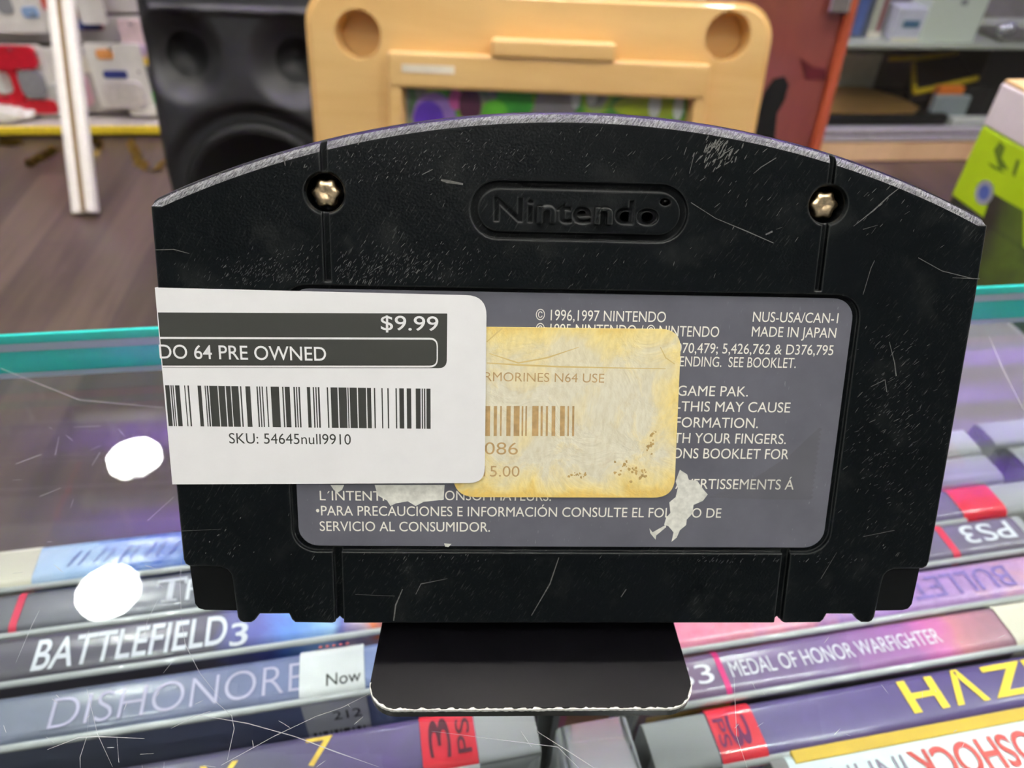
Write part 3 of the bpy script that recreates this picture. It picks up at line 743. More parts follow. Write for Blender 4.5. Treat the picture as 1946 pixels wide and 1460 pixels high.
def lettering(o, sh, name, mat, x0, y0, items, z=.00045):
    bm = bmesh.new()
    for it in items:
        s, xl, xr, yb, cap = it[:5]; kw = it[5] if len(it) > 5 else {}
        text(bm, s, (xl-x0)/1000, (xr-x0)/1000, (yb-y0)/1000, cap/1000, lambda x, y: V((x, y, z)), **kw)
    return obj(name, bm, mat, sh)
def patch(par, name, mat, x0, y0, t, xa, xb, drop=.006, o_=.0004, lab=None):
    """a sticker wrapped over the spine from xa to xb (row mm)"""
    bm = bmesh.new(); s1 = section(t/1000, drop, .0026, o_)
    A = [bm.verts.new(V(((xa-x0)/1000, y, z))) for y, z in s1]; B = [bm.verts.new(V(((xb-x0)/1000, y, z))) for y, z in s1]
    for i in range(len(s1)-1): bm.faces.new((A[i], B[i], B[i+1], A[i+1]))
    q = obj(name, bm, mat, par, True)
    if lab: q['label'] = lab
    return q
S = srgb
def front_patch(par, name, mat, x0, xa, xb, za, zb):
    """print on the front face of a case, xa..xb along the row, za..zb mm down from the spine"""
    bm = bmesh.new(); poly(bm, [V(((xa-x0)/1000, -.0006, -zb/1000)), V(((xb-x0)/1000, -.0006, -zb/1000)), V(((xb-x0)/1000, -.0006, -za/1000)), V(((xa-x0)/1000, -.0006, -za/1000))])
    return obj(name, bm, mat, par)
def px_title(s_, p0, p1, ptop, **kw):
    """title from the pixel of its lower left to that of its lower right, with the pixel of the first letter's top"""
    a, b, c = row(*p0), row(*p1), row(*ptop)
    it = (s_, a[0], b[0], (a[1]+b[1])/2, abs(c[1]-a[1])); return it + ((kw,) if kw else ())
SILVER = simple('silver_lettering', S(205, 208, 216), .35, var=.08)
LILAC = simple('lilac_lettering', S(176, 172, 200), .45, var=.1)
YEL = simple('yellow_lettering', S(238, 206, 40), .45)
DARKT = simple('dark_tag_print', S(92, 30, 46), .6)
PSRED = simple('red_stripe', S(206, 40, 70), .5)
G1 = 'game cases lying in rows under the glass'
Lx0, Lx1 = -141, 28
# left row, from the back
o, s = game_case(Lx0, Lx1, 152, 14.2, 'pale blue and white game case at the back of the left row', art('blue_wash_art', [(0, S(190, 205, 225)), (.30, S(150, 182, 222)), (.42, S(58, 98, 186)), (.58, S(176, 202, 230)), (.72, S(66, 104, 192)), (.9, S(150, 176, 222)), (1, S(200, 214, 232))], .169, .55, 60), (2, 150))
patch(s, 'cream_sticker', CREAM, Lx0, 152, 14.2, -141, -107, .010, lab='cream paper sticker')
front_patch(s, 'navy_cover', simple('navy_cover_print', S(46, 62, 122), .4, var=.2), Lx0, -107, 20, 3.4, 60)
bm = bmesh.new()
for k in range(7):   # faint outlined shapes of the washed-out title
    xx = (-98+k*7.2-Lx0)/1000
    for q in range(2): ribbon(bm, [V((xx+.003*q, .0042, .0004)), V((xx+.0015+.003*q, .0072, .0004)), V((xx+.003+.0025*q, .0098, .0004))], .0008, None, .4)
obj('title_strokes', bm, simple('washed_blue_print', S(112, 128, 188), .5), s)
o, s = game_case(Lx0, Lx1, 136.2, 13.4, 'dark grey game case with red stripe and serif title, second in the left row', art('dark_slate_art', [(0, S(70, 68, 74)), (.4, S(92, 94, 104)), (1, S(84, 86, 98))], .169, .2, 40), (2, 150))
lettering(o, s, 'title_lettering', SILVER, Lx0, 136.2, [px_title('H', (352, 1142), (404, 1136), (352, 1103), bold=-.01)])
patch(s, 'red_stripe', PSRED, Lx0, 136.2, 13.4, -108.6, -106.6, .0035)
bm = bmesh.new(); q0, q1, q2 = row(292, 1148), row(350, 1142), row(292, 1106)   # a serif capital
tx0, tx1, ty0, tcap = (q0[0]-Lx0)/1000, (q1[0]-Lx0)/1000, ((q0[1]+q1[1])/2-136.2)/1000, (q2[1]-q0[1])/1000
tw = tx1-tx0
for u0, u1, v0, v1 in ((.0, 1, .88, 1), (.40, .60, .05, .9), (.25, .75, 0, .08), (.0, .07, .72, .9), (.93, 1, .72, .9)):
    box(bm, tx0+u0*tw, tx0+u1*tw, ty0+v0*tcap, ty0+v1*tcap, .0003, .00046)
obj('title_initial', bm, SILVER, s)
o, s = game_case(Lx0, Lx1, 121.2, 13.6, 'dark game case with tall white block title and blue right end, in the left row', art('soldier_blue_art', [(0, S(66, 62, 68)), (.52, S(78, 74, 90)), (.585, S(92, 96, 170)), (.64, S(98, 142, 226)), (.70, S(150, 190, 232)), (.735, S(90, 92, 170)), (.76, S(196, 170, 190)), (.785, S(240, 130, 80)), (.81, S(160, 110, 130)), (.83, S(232, 226, 205)), (1, S(232, 226, 205))], .169, .10, 90), (2, 152))
lettering(o, s, 'title_lettering', SILVER, Lx0, 121.2, [px_title('BATTLEFIELD', (62, 1264), (428, 1237), (74, 1208), bold=.012), px_title('3', (436, 1230), (470, 1226), (436, 1189), bold=.012)])
o, s = game_case(Lx0, Lx1, 103.6, 13.4, 'slate blue game case with thin lilac title and white price sticker, in the left row', art('slate_blue_art', [(0, S(98, 106, 124)), (.35, S(98, 104, 124)), (.6, S(104, 112, 148)), (.78, S(120, 136, 180)), (1, S(120, 136, 180))], .169, .25, 70), (2, 150))
lettering(o, s, 'title_lettering', LILAC, Lx0, 103.6, [px_title('DISHONORED', (94, 1371), (640, 1320), (106, 1313), bold=-.012)])
wst = patch(s, 'price_sticker', simple('white_label_stock', S(226, 228, 230), .5), Lx0, 103.6, 13.4, -29.5, -12.5, .034, .0008, 'white price sticker folded over the spine')
bm = bmesh.new(); zf = -.0009
for a, b in ((0, .8), (1.6, 2), (2.6, 3.9), (4.6, 5), (5.6, 6.6), (7.2, 7.6), (8.2, 9.8), (10.6, 11), (11.8, 12.8), (13.6, 14)):
    poly(bm, [V((.1128+a/1000, zf, -.018)), V((.1128+b/1000, zf, -.018)), V((.1128+b/1000, zf, -.028)), V((.1128+a/1000, zf, -.028))])
text(bm, '212', .119, .1265, -.0125, .0045, lambda x, y: V((x, zf, y)))
text(bm, 'Now', .1185, .1275, .0018, .0034, lambda x, y: V((x, y, .00095)))
obj('sticker_print', bm, INK, wst)
bm = bmesh.new()
for k in range(5): poly(bm, [V((.1165+k*.0018, .0131, .0009)), V((.1174+k*.0018, .0131, .0009)), V((.1174+k*.0018, .0142, .0002)), V((.1165+k*.0018, .0142, .0002))])
obj('red_edge_print', bm, simple('faded_red_print', S(190, 90, 84), .5), wst)
o, s = game_case(-139, 30, 79.6, 14.2, 'dark purple game case with orange-yellow title and red tag, front of the left row', art('dusk_purple_art', [(0, S(70, 70, 82)), (.6, S(80, 76, 100)), (.8, S(96, 78, 128)), (1, S(88, 88, 104))], .169, .3, 60), (2, 153.4))
lettering(o, s, 'title_lettering', simple('fiery_lettering', S(242, 196, 70), .45, var=.25, scale=400), -139, 79.6, [('V', -52.5, -43.5, 83.4, 6.6), ('7', -27.5, -21.0, 85.6, 6.8)])
tg = patch(s, 'red_tag', RED, -139, 79.6, 14.2, .6, 14.2, .004, .0006, 'red end tag with dark PS3 print')
bm = bmesh.new(); zf = .0008
text(bm, '3', -.0122, -.0022, -.1468, .0052, lambda x, y: V((-y, x+.0145, zf)), bold=.006)
text(bm, 'PS', -.0118, -.0030, -.1519, .0034, lambda x, y: V((-y, x+.0145, zf)), bold=.006)
obj('tag_print', bm, DARKT, tg)
# middle: one clear case standing end-on
o, s = game_case(0, 120, 0, 19, 'empty clear grey game case standing crosswise between the two rows', None, None)
q = CR @ V((.0542, .0850, 0)); M_ = CR @ Matrix.Rotation(math.radians(-90), 4, 'Z'); M_.translation = V((q.x-.0191*math.cos(CA), q.y-.0191*math.sin(CA), SPZ)); 
M_ = Matrix.Translation(V((q.x, q.y, SPZ))) @ CR @ Matrix.Rotation(math.radians(-90), 4, 'Z') @ Matrix.Translation(V((0, -.0191, 0)))
o.matrix_world = M_
bm = bmesh.new(); box(bm, .006, .114, .003, .016, -.1345, -.004, .0008); obj('inner_tray', bm, simple('grey_tray', S(150, 156, 156), .4), o)
# right row, from the back
def rcase(x0, x1, y0, t, label, mat, ins, **k): return game_case(x0, x1, y0, t, label, mat, ins, **k)
o, s = rcase(45, 215, 158.5, 13, 'clear-ended white game case at the very back of the right row', art('pale_lilac_art', [(0, S(150, 132, 170)), (1, S(168, 150, 186))], .17, .2), (2, 142))
o, s = rcase(45, 214, 144.8, 13, 'clear-ended game case with purple spine, second in the right row', art('mauve_art', [(0, S(120, 100, 140)), (1, S(126, 104, 146))], .17, .2), (2, 140))
o, s = rcase(48, 221, 131, 13, 'purple game case with red end tag and clear corner, third in the right row', art('dim_purple_art', [(0, S(96, 84, 116)), (1, S(104, 92, 122))], .17, .2), (2, 140))
patch(s, 'red_tag', RED, 48, 131, 13, 187.5, 204, .004, .0006, 'red end tag')
patch(s, 'cream_tag_fold', CREAM, 48, 131, 13, 187.5, 204, .014, .0004)
o, s = rcase(33, 206, 116.6, 13.4, 'dark grey-purple game case with upside-down silver PS3 letters, in the right row', art('grey_purple_art', [(0, S(100, 90, 118)), (.8, S(104, 94, 118)), (1, S(106, 98, 112))], .17, .15), (2, 170))
lettering(o, s, 'logo_lettering', SILVER, 33, 116.6, [('PS3', 181, 199.5, 127.2, 6.6, {'flip': True, 'bold': .01})])
patch(s, 'red_stripe', PSRED, 33, 116.6, 13.4, 173.5, 176, .004)
o, s = rcase(40, 210, 100.8, 13.4, 'pink and purple patterned game case with upside-down lilac title, in the right row', art('pink_purple_art', [(0, S(214, 110, 140)), (.22, S(222, 120, 150)), (.36, S(226, 140, 160)), (.55, S(160, 120, 190)), (.8, S(176, 138, 190)), (.92, S(200, 150, 168)), (1, S(214, 150, 140))], .17, .35, 140, mottle=.6), (2, 166))
lettering(o, s, 'title_lettering', simple('pale_violet_lettering', S(132, 108, 178), .5, var=.25, scale=500), 40, 100.8, [('BULLETST', 140, 186, 111.2, 7.2, {'flip': True, 'bold': .01})])
front_patch(s, 'tan_sticker', simple('tan_paper', S(196, 178, 140), .6, var=.04), 40, 136, 160, 3.2, 12)
front_patch(s, 'orange_cover', simple('orange_cover_print', S(200, 140, 112), .5, var=.3), 40, 44, 100, 3.2, 40)
o, s = rcase(57, 227, 85.8, 13, 'purple-magenta game case with small white title, between pink and violet ones', art('magenta_war_art', [(0, S(120, 84, 90)), (.12, S(112, 86, 112)), (.25, S(112, 92, 126)), (.5, S(124, 98, 146)), (.72, S(164, 100, 164)), (.80, S(206, 108, 170)), (.86, S(204, 128, 140)), (1, S(150, 116, 132))], .1155, .16, 80), (1, 168))
lettering(o, s, 'title_lettering', simple('white_lettering', S(228, 226, 236), .45, var=.05), 57, 85.8, [('MEDAL OF HONOR WARFIGHTER', 85.8, 150.5, 90.0, 4.5), ('PS3', 63.5, 80.6, 89.6, 5.4)])
patch(s, 'magenta_stripe', simple('magenta_stripe', S(214, 44, 120), .5), 57, 85.8, 13, 82.6, 84.2, .006)
front_patch(s, 'gold_corner', simple('gold_print', S(190, 148, 60), .5, var=.2), 57, 60, 84, 4, 40)
front_patch(s, 'dark_cover', simple('dark_cover_print', S(58, 58, 62), .35, var=.3), 57, 84.2, 222, 4, 60)
patch(s, 'cream_sticker', CREAM, 57, 85.8, 13, 172, 200, .016, .0006, 'blank cream sticker')
o, s = rcase(57, 226, 69.0, 14, 'dark violet game case with big yellow angular title and red tag, in the right row', art('deep_violet_art', [(0, S(86, 84, 104)), (.25, S(92, 78, 128)), (.45, S(84, 68, 122)), (1, S(78, 66, 112))], .17, .2, 50), (17, 167))
lettering(o, s, 'title_lettering', YEL, 57, 69.0, [('H', 129.5, 140.2, 72.6, 8.4, {'bold': .02}), ('\u039b', 142.5, 152.5, 72.6, 8.4, {'bold': .02}), ('ZE', 154.5, 177, 72.6, 8.4, {'bold': .02})])
tg = patch(s, 'red_tag', RED, 57, 69.0, 14, 74.2, 86.6, .004, .0006, 'red end tag with dark PS3 print')
bm = bmesh.new(); zf = .0008
text(bm, '3', .0030, .0112, .0216, .0052, lambda x, y: V((y, .0142-x, zf)), bold=.006)
text(bm, 'PS', .0034, .0108, .0182, .0028, lambda x, y: V((y, .0142-x, zf)), bold=.006)
obj('tag_print', bm, simple('violet_tag_print', S(110, 36, 84), .6), tg)
o, s = rcase(86, 256, 52.2, 16.5, 'white game case with upside-down red and grey title, front of the right row', art('white_sky_art', [(0, S(206, 222, 222)), (.5, S(214, 226, 230)), (1, S(206, 222, 228))], .17, .2), (4, 166))
lettering(o, s, 'title_lettering', simple('brick_red_lettering', S(200, 74, 66), .5), 86, 52.2, [('BIOSHOCK', 121, 163, 63.4, 7.6, {'flip': True, 'bold': .02})])
lettering(o, s, 'subtitle_lettering', simple('grey_lettering', S(134, 124, 142), .5), 86, 52.2, [('INFINITE', 88, 119.5, 63.4, 7.6, {'flip': True, 'bold': -.005})])
bm = bmesh.new(); box(bm, .006, .166, .0136, .01685, -.0024, .0005, .0002); box(bm, .006, .166, .0167, .01685, -.12, -.0024); obj('yellow_cover', bm, simple('mustard_cover', S(206, 172, 40), .4, var=.12), o)
# far right group, seen past the row's end
for k, (y, lab_) in enumerate(((160.5, 'clear game case standing past the right row, rearmost'), (146.5, 'clear game case standing past the right row, middle one'), (132.5, 'clear game case standing past the right row, frontmost'))):
    game_case(222.5+k*3, 392, y, 13, lab_, art('faint_art_%d' % k, [(0, S(190, 188, 190)), (1, S(200, 198, 200))], .17, .2), (20, 168))

# ------------------------------------------------------------------ wooden play board
LEAN = math.radians(13)
def frame_at(p, yaw_, lean_):
    X = V((math.cos(yaw_), math.sin(yaw_), 0)); N_ = V((math.sin(yaw_), -math.cos(yaw_), 0))*math.cos(lean_) + V((0, 0, 1))*math.sin(lean_)
    Y = N_.cross(X); M = Matrix((X, Y, N_)).transposed().to_4x4(); M.translation = p; return M
pb = on_plane(1020, 130, V((0, 1.0, 0)), V((0, -1, 0)))
WMt = frame_at(pb, math.radians(1.5), LEAN)
Yw = V(WMt.col[1][:3]); WMt.translation = pb - Yw*(pb.z/Yw.z) + V((0, 0, .007))   # origin on the floor
def wpx(px, py, M=None):
    M = M or WMt; p = on_plane(px, py, V(M.translation), V(M.col[2][:3])); q = M.inverted() @ p; return q.x, q.y
bl, br_ = wpx(579, 60)[0], wpx(1474, 55)[0]; tp = wpx(1020, -14)[1]
brd = thing('wooden_play_board', 'pale varnished wooden board with two round recesses and a picture panel, behind the cartridge', 'wooden board', matrix=WMt)
PINE = wood('varnished_pine', S(208, 162, 94), S(228, 190, 126), 5, (.12, 1, 1), .38)
bm = bmesh.new(); prism(bm, rrect(bl, br_, 0, tp, .045, 8), -.044, 0); clean(bm)
es = [e for e in bm.edges if abs(e.verts[0].co.z-e.verts[1].co.z) < 1e-6]
bmesh.ops.bevel(bm, geom=es, offset=.008, segments=3, affect='EDGES')
board = obj('board', bm, PINE, brd)
pi0, pi1, pit = wpx(770, 170)[0], wpx(1312, 170)[0], wpx(1040, 164)[1]
rc_ = []
for hx, hy in ((680, 66), (1384, 70)):
    c = wpx(hx, hy); rc_.append((c, abs(wpx(hx+43, hy)[0]-c[0])))
cos = []
for c, r in rc_:
    b_ = bmesh.new(); lathe(b_, [(r*.95, -.0405), (r*.98, -.004), (r*1.03, .0002), (r*1.03, .02)], 48, Matrix.Translation((c[0], c[1], 0))); clean(b_)
    q = obj('cutter', b_, PINE); q.matrix_world = WMt; cos.append(q)
b_ = bmesh.new(); box(b_, pi0, pi1, .12, pit, -.004, .02); q = obj('cutter', b_, PINE); q.matrix_world = WMt; cos.append(q)
for c in cos:
    md = board.modifiers.new('cut', 'BOOLEAN'); md.operation = 'DIFFERENCE'; md.object = c; md.solver = 'EXACT'
bpy.context.view_layer.update()
me = bpy.data.meshes.new_from_object(board.evaluated_get(bpy.context.evaluated_depsgraph_get())); board.modifiers.clear(); board.data = me
for c in cos: bpy.data.objects.remove(c)
for name, (xa, ya), (xb, yb), dp in (('upper_ledge', (934, 80), (1168, 108), .026), ('picture_frame_rail', (742, 120), (1346, 163), .022)):
    a, b = wpx(xa, yb), wpx(xb, ya); bm = bmesh.new(); box(bm, a[0], b[0], a[1], b[1], .0002, dp, .005, seg=3); obj(name, bm, PINE, brd)
for xa in (pi0-.020, pi1+.002):
    bm = bmesh.new(); box(bm, xa, xa+.018, .10, pit-.001, .0002, .020, .004); obj('picture_frame_stile', bm, PINE, brd)
a, b = wpx(768, 134), wpx(866, 120); bm = bmesh.new(); box(bm, a[0], b[0], a[1], b[1]-.002, .0222, .0228); so = obj('paper_label', bm, simple('shiny_label', S(236, 226, 206), .3, var=.2, scale=20), brd)
# picture: soft garden colours
def garden():
    t = NT('garden_picture_print'); b = t.b
    f = t.noise(t.coords((1, .8, 1)), 22, 2, .4, .3)
    c = t.ramp(f, [(.25, S(56, 96, 56)), (.42, S(84, 150, 56)), (.5, S(150, 186, 60)), (.58, S(140, 140, 134)), (.68, S(76, 110, 72)), (.8, S(200, 210, 200))])
    t.l(c, b.inputs['Base Color']); b.inputs['Roughness'].default_value = .25; return t.m
bm = bmesh.new(); box(bm, pi0+.0003, pi1-.0003, .1203, pit-.0003, -.0039, -.0030); pic = obj('picture_panel', bm, garden(), brd)
def blob(bm, pxs, z, mi):
    c = V((sum(p[0] for p in pxs)/len(pxs), sum(p[1] for p in pxs)/len(pxs))); pts = []
    for k in range(24):
        th = k/24*len(pxs); i = int(th); f_ = th-i; p = V(pxs[i % len(pxs)]).lerp(V(pxs[(i+1) % len(pxs)]), f_); pts.append(p)
    bm.faces.new([bm.verts.new(V((p.x, p.y, z))) for p in pts]).material_index = mi
def ell(cx, cy_, rx, ry):
    c = wpx(cx, cy_); r = abs(wpx(cx+rx, cy_)[0]-c[0]); q = abs(wpx(cx, cy_+ry)[1]-c[1])
    return [(c[0]+r*math.cos(a), min(pit-.002, c[1]+q*math.sin(a))) for a in [2*math.pi*k/16 for k in range(16)]]
bm = bmesh.new()
for i, (e_, mi) in enumerate((((825, 225, 42, 48), 0), ((815, 232, 30, 40), 1), ((866, 190, 14, 20), 2), ((893, 200, 22, 34), 3), ((978, 195, 36, 40), 4), ((940, 215, 25, 25), 5), ((1055, 205, 40, 50), 6), ((1095, 185, 9, 22), 7), ((1125, 185, 10, 14), 7), ((1225, 205, 60, 22), 8), ((1245, 200, 12, 26), 7), ((1290, 205, 10, 26), 7))):
    blob(bm, ell(*e_), -.0028+i*.00008, mi)
obj('picture_shapes', bm, [simple('p%d_print' % i, c, .3, var=.2, scale=25) for i, c in enumerate((S(150, 120, 190), S(96, 60, 180), S(190, 90, 150), S(88, 48, 66), S(60, 150, 50), S(100, 190, 50), S(128, 126, 128), S(196, 206, 202), S(150, 170, 36)))], pic)

# ------------------------------------------------------------------ party speaker
ps = on_plane(450, 160, V((0, 1.46, 0)), V((0, -1, 0)))
SPM = frame_at(ps, math.radians(3), math.radians(12)); Yw = V(SPM.col[1][:3]); SPM.translation = ps - Yw*(ps.z/Yw.z) + V((0, 0, .048))
sw = lambda px, py: wpx(px, py, SPM)
spk = thing('party_speaker', 'tall black plastic loudspeaker with two round horns above a big woofer', 'loudspeaker', matrix=SPM)
SPB = simple('black_moulded_plastic', S(32, 32, 34), .46, spec=.26, var=.1, scale=60); CONE = simple('black_cone', S(9, 9, 10), .6, spec=.2)
sl = sw(272, 120)[0]; cxs = sw(450, 120)[0]; sr = 2*cxs-sl; hl, hr = sw(345, 106), sw(556, 118); wfc = (cxs+.012, sw(478, 385)[1]); wr = .158
bm = bmesh.new(); NX, NY = 70, 150; H = sw(450, -60)[1]
def dep(x, y):
    d = 0
    for c in (hl, hr):
        r = math.hypot(x-c[0], (y-c[1])*.95); q = max(0, min(1, (.088-r)/.055)); d -= .034*q*q*(3-2*q)
    r = math.hypot(x-wfc[0], y-wfc[1]); q = max(0, min(1, (.200-r)/.03)); d -= .022*q*q*(3-2*q)
    e = min(x-sl, sr-x, H-y); q = max(0, 1-e/.025); d -= .02*q*q
    ridge = (y-sw(450, 22)[1]); q = max(0, 1-abs(ridge)/.008); d += .010*q*(1 if sl+.03 < x < sr-.02 else 0)
    return d
G_ = [[bm.verts.new(V((sl+(sr-sl)*i/NX, H*j/NY, dep(sl+(sr-sl)*i/NX, H*j/NY)))) for j in range(NY+1)] for i in range(NX+1)]
for i in range(NX):
    for j in range(NY): bm.faces.new((G_[i][j], G_[i+1][j], G_[i+1][j+1], G_[i][j+1]))
loop_ = [G_[i][0] for i in range(NX+1)] + [G_[NX][j] for j in range(1, NY+1)] + [G_[i][NY] for i in range(NX-1, -1, -1)] + [G_[0][j] for j in range(NY-1, 0, -1)]
bk = [bm.verts.new(V((cxs+(v.co.x-cxs)*.8, v.co.y, -.32))) for v in loop_]
for i in range(len(loop_)): bm.faces.new((loop_[i], bk[i], bk[(i+1) % len(bk)], loop_[(i+1) % len(loop_)]))
bm.faces.new(bk); clean(bm); obj('cabinet', bm, SPB, spk, True)
for c in (hl, hr):
    bm = bmesh.new(); lathe(bm, [(.050, -.0325), (.048, -.029), (.042, -.034), (.030, -.060), (.018, -.0601), (.008, -.052), (0, -.050)], 36, Matrix.Translation((c[0], c[1], .0))); obj('horn_throat', bm, CONE, spk, True)
bm = bmesh.new(); lathe(bm, [(wr, -.0215), (wr-.003, -.012), (wr-.014, -.003), (wr-.026, -.012), (wr-.030, -.018), (.06, -.07), (.052, -.072), (.045, -.060), (.02, -.052), (0, -.050)], 64, Matrix.Translation((wfc[0], wfc[1], 0))); obj('woofer', bm, CONE, spk, True)

# ------------------------------------------------------------------ red guitar-coloured cabinet
pr = on_plane(1540, 130, V((0, 1.17, 0)), V((0, -1, 0)))
RMt = frame_at(pr, math.radians(2), math.radians(7)); Yw = V(RMt.col[1][:3]); RMt.translation = pr - Yw*(pr.z/Yw.z) + V((0, 0, .025))
rw = lambda px, py: wpx(px, py, RMt)
red = thing('red_wooden_cabinet', 'glossy red-brown wooden cabinet with orange edge and dark cutout, behind the board', 'wooden cabinet', matrix=RMt)
MAHO = wood('red_mahogany', S(108, 52, 46), S(134, 72, 65), 5, (1, .18, 1), .3, 1.5, .4)
x1r = rw(1578, 130)[0]; x2r = rw(1592, 130)[0]; xl = rw(1380, 130)[0]; Hr = rw(1540, -60)[1]
bm = bmesh.new(); box(bm, xl, x1r, 0, Hr, -.2, 0, .006); obj('face_panel', bm, MAHO, red)
bm = bmesh.new(); box(bm, x1r+.0002, x2r+.006, 0, Hr, -.21, .006, .008, seg=3); obj('edge_board', bm, wood('orange_edge_wood', S(150, 66, 40), S(190, 92, 62), 5, (1, .2, 1), .3), red)
bm = bmesh.new(); a = [rw(*p) for p in ((1430, 250), (1452, 175), (1470, 150), (1490, 145), (1498, 160), (1490, 190), (1476, 215), (1470, 280), (1440, 300))]
prism(bm, a, .0003, .0022); clean(bm); obj('dark_cutout_panel', bm, CONE, red)
bm = bmesh.new(); a = [rw(*p) for p in ((1520, 110), (1545, 128), (1568, 130), (1570, 150), (1530, 150))]; prism(bm, a, .0003, .0018); clean(bm)
obj('dark_inlay', bm, simple('dark_red_inlay', S(86, 28, 34), .3), red)
bm = bmesh.new(); c = rw(1590, 5); box(bm, c[0]-.016, c[0]+.016, c[1]-.014, c[1]+.03, .0065, .016, .004); obj('corner_bracket', bm, simple('polished_steel', S(225, 205, 198), .15, 1), red)

# ------------------------------------------------------------------ green box at the right
gz0 = .52
gA = on_plane(1906, 154, V((0, .62, 0)), V((0, -1, 0)))
gB = on_level(1946, 174, gA.z)
gyaw = math.atan2(gB.y-gA.y, gB.x-gA.x)
GMt = frame_at(gA, gyaw, 0); GMt.translation = V((gA.x, gA.y, 0))
gx = lambda px, py: wpx(px, py, GMt)
grn = thing('green_retail_box', 'tall lime green, lilac and black retail box behind the counter, at right', 'box', matrix=GMt)
GH = gA.z; GW = .26
b1 = gx(1890, 250)[1]; b2 = gx(1852, 404)[1]; b3 = gx(1838, 545)[1]
PINKB = simple('pale_lilac_card', S(226, 214, 222), .45, var=.03)
LIME = simple('lime_card', S(172, 204, 22), .4, var=.06, scale=20)
BLKC = art('black_green_art', [(0, S(26, 24, 26)), (.25, S(34, 30, 34)), (.45, S(70, 92, 30)), (.7, S(40, 36, 38)), (1, S(26, 24, 26))], .2, .7, 14)
bm = bmesh.new(); box(bm, 0, GW, b3, b2, -.22, 0, .002); obj('black_band', bm, BLKC, grn)
bm = bmesh.new(); box(bm, 0, GW, 0, b3-.0002, -.22, 0, .002); obj('pale_lower_carton', bm, PINKB, grn)
bm = bmesh.new(); bm.faces.new([bm.verts.new(V((*gx(*p), .0007))) for p in ((1868, 420), (1886, 366), (1946, 400), (1946, 470))]); obj('black_corner', bm, BLKC, grn)
bm = bmesh.new(); box(bm, -.0005, GW+.0005, b2+.0002, b1, -.2205, .0005, .002); obj('lime_band', bm, LIME, grn)
bm = bmesh.new(); box(bm, -.0005, GW+.0005, b1+.0002, GH-.001, -.2205, .0005, .002); obj('lilac_band', bm, PINKB, grn)
bm = bmesh.new(); box(bm, .001, GW-.001, GH-.0009, GH+.0015, -.219, -.001); obj('cardboard_top', bm, simple('cardboard', S(206, 170, 120), .7), grn)
bm = bmesh.new()
for pts in ([(1890, 285), (1902, 268), (1912, 280), (1905, 300), (1918, 322), (1900, 320)], [(1925, 330), (1934, 302), (1940, 306), (1930, 338)], [(1878, 308), (1886, 318), (1910, 330), (1905, 322)]):
    bm.faces.new([bm.verts.new(V((*gx(*p), .0008))) for p in pts])
obj('dark_marks', bm, simple('olive_print', S(86, 110, 22), .5), grn)
bm = bmesh.new(); c = gx(1866, 362); lathe(bm, [(0, .0009), (.010, .0009)], 24, Matrix.Translation((c[0]+.004, c[1], 0))); lathe(bm, [(0, .0010), (.006, .0010)], 24, Matrix.Translation((c[0]+.004, c[1], 0)), 1)
obj('round_seal', bm, [simple('pale_seal', S(200, 200, 216), .4), simple('blue_seal', S(110, 130, 220), .4)], grn)

# ------------------------------------------------------------------ slat wall with hanging goods, at left
gon = thing('slatwall_display', 'grey slatwall display with yellow-edged base deck, at left', 'store display', (WALLP.x, WALLP.y, 0), RY)
GON = Matrix.Translation((WALLP.x, WALLP.y, 0)) @ RM
DK = .15                                       # deck depth
SLAT = simple('grey_slatwall', S(200, 196, 190), .5, var=.04, scale=8); GROOVE = simple('slat_groove', S(112, 104, 98), .6)
def gl(px, py, d):
    """a seen point on the display, d in front of the slat wall: along, up"""
    p = on_plane(px, py, GON @ V((0, DK-d, 0)), E2); q = GON.inverted() @ p; return q.x, q.z
s1, s2 = gl(220, 28, 0)[1], gl(100, 85, 0)[1]; stp = s1-s2
bm = bmesh.new(); zz = .04; hz = s2
while hz-stp > .03: hz -= stp
edges_ = []
while hz < 1.9: edges_.append(hz); hz += stp
prevz = .02
for e in edges_+[1.95]:
    box(bm, -2.2, .46, DK, DK+.02, prevz, e-.006, .003); box(bm, -2.2, .46, DK+.012, DK+.03, e-.006, e+.006, mi=1); prevz = e+.006
obj('slat_panel', bm, [SLAT, GROOVE], gon)
yt = (GON.inverted() @ on_plane(150, 241, GON @ V((0, 0, 0)), E2)).z
bm = bmesh.new(); box(bm, -2.2, .40, 0, .012, .012, yt, .004); obj('yellow_edge_strip', bm, simple('yellow_plastic', S(240, 214, 56), .35), gon)
bm = bmesh.new(); box(bm, -2.2, .40, .0125, DK-.001, .012, yt-.004); obj('base_deck', bm, simple('pale_deck', S(196, 188, 182), .4), gon)
bm = bmesh.new(); box(bm, -2.2, .38, .03, DK-.001, .0005, .0118); obj('plinth', bm, simple('brown_plinth', S(66, 56, 50), .6), gon)
HOOK = simple('chrome_hook', S(190, 190, 190), .2, 1)
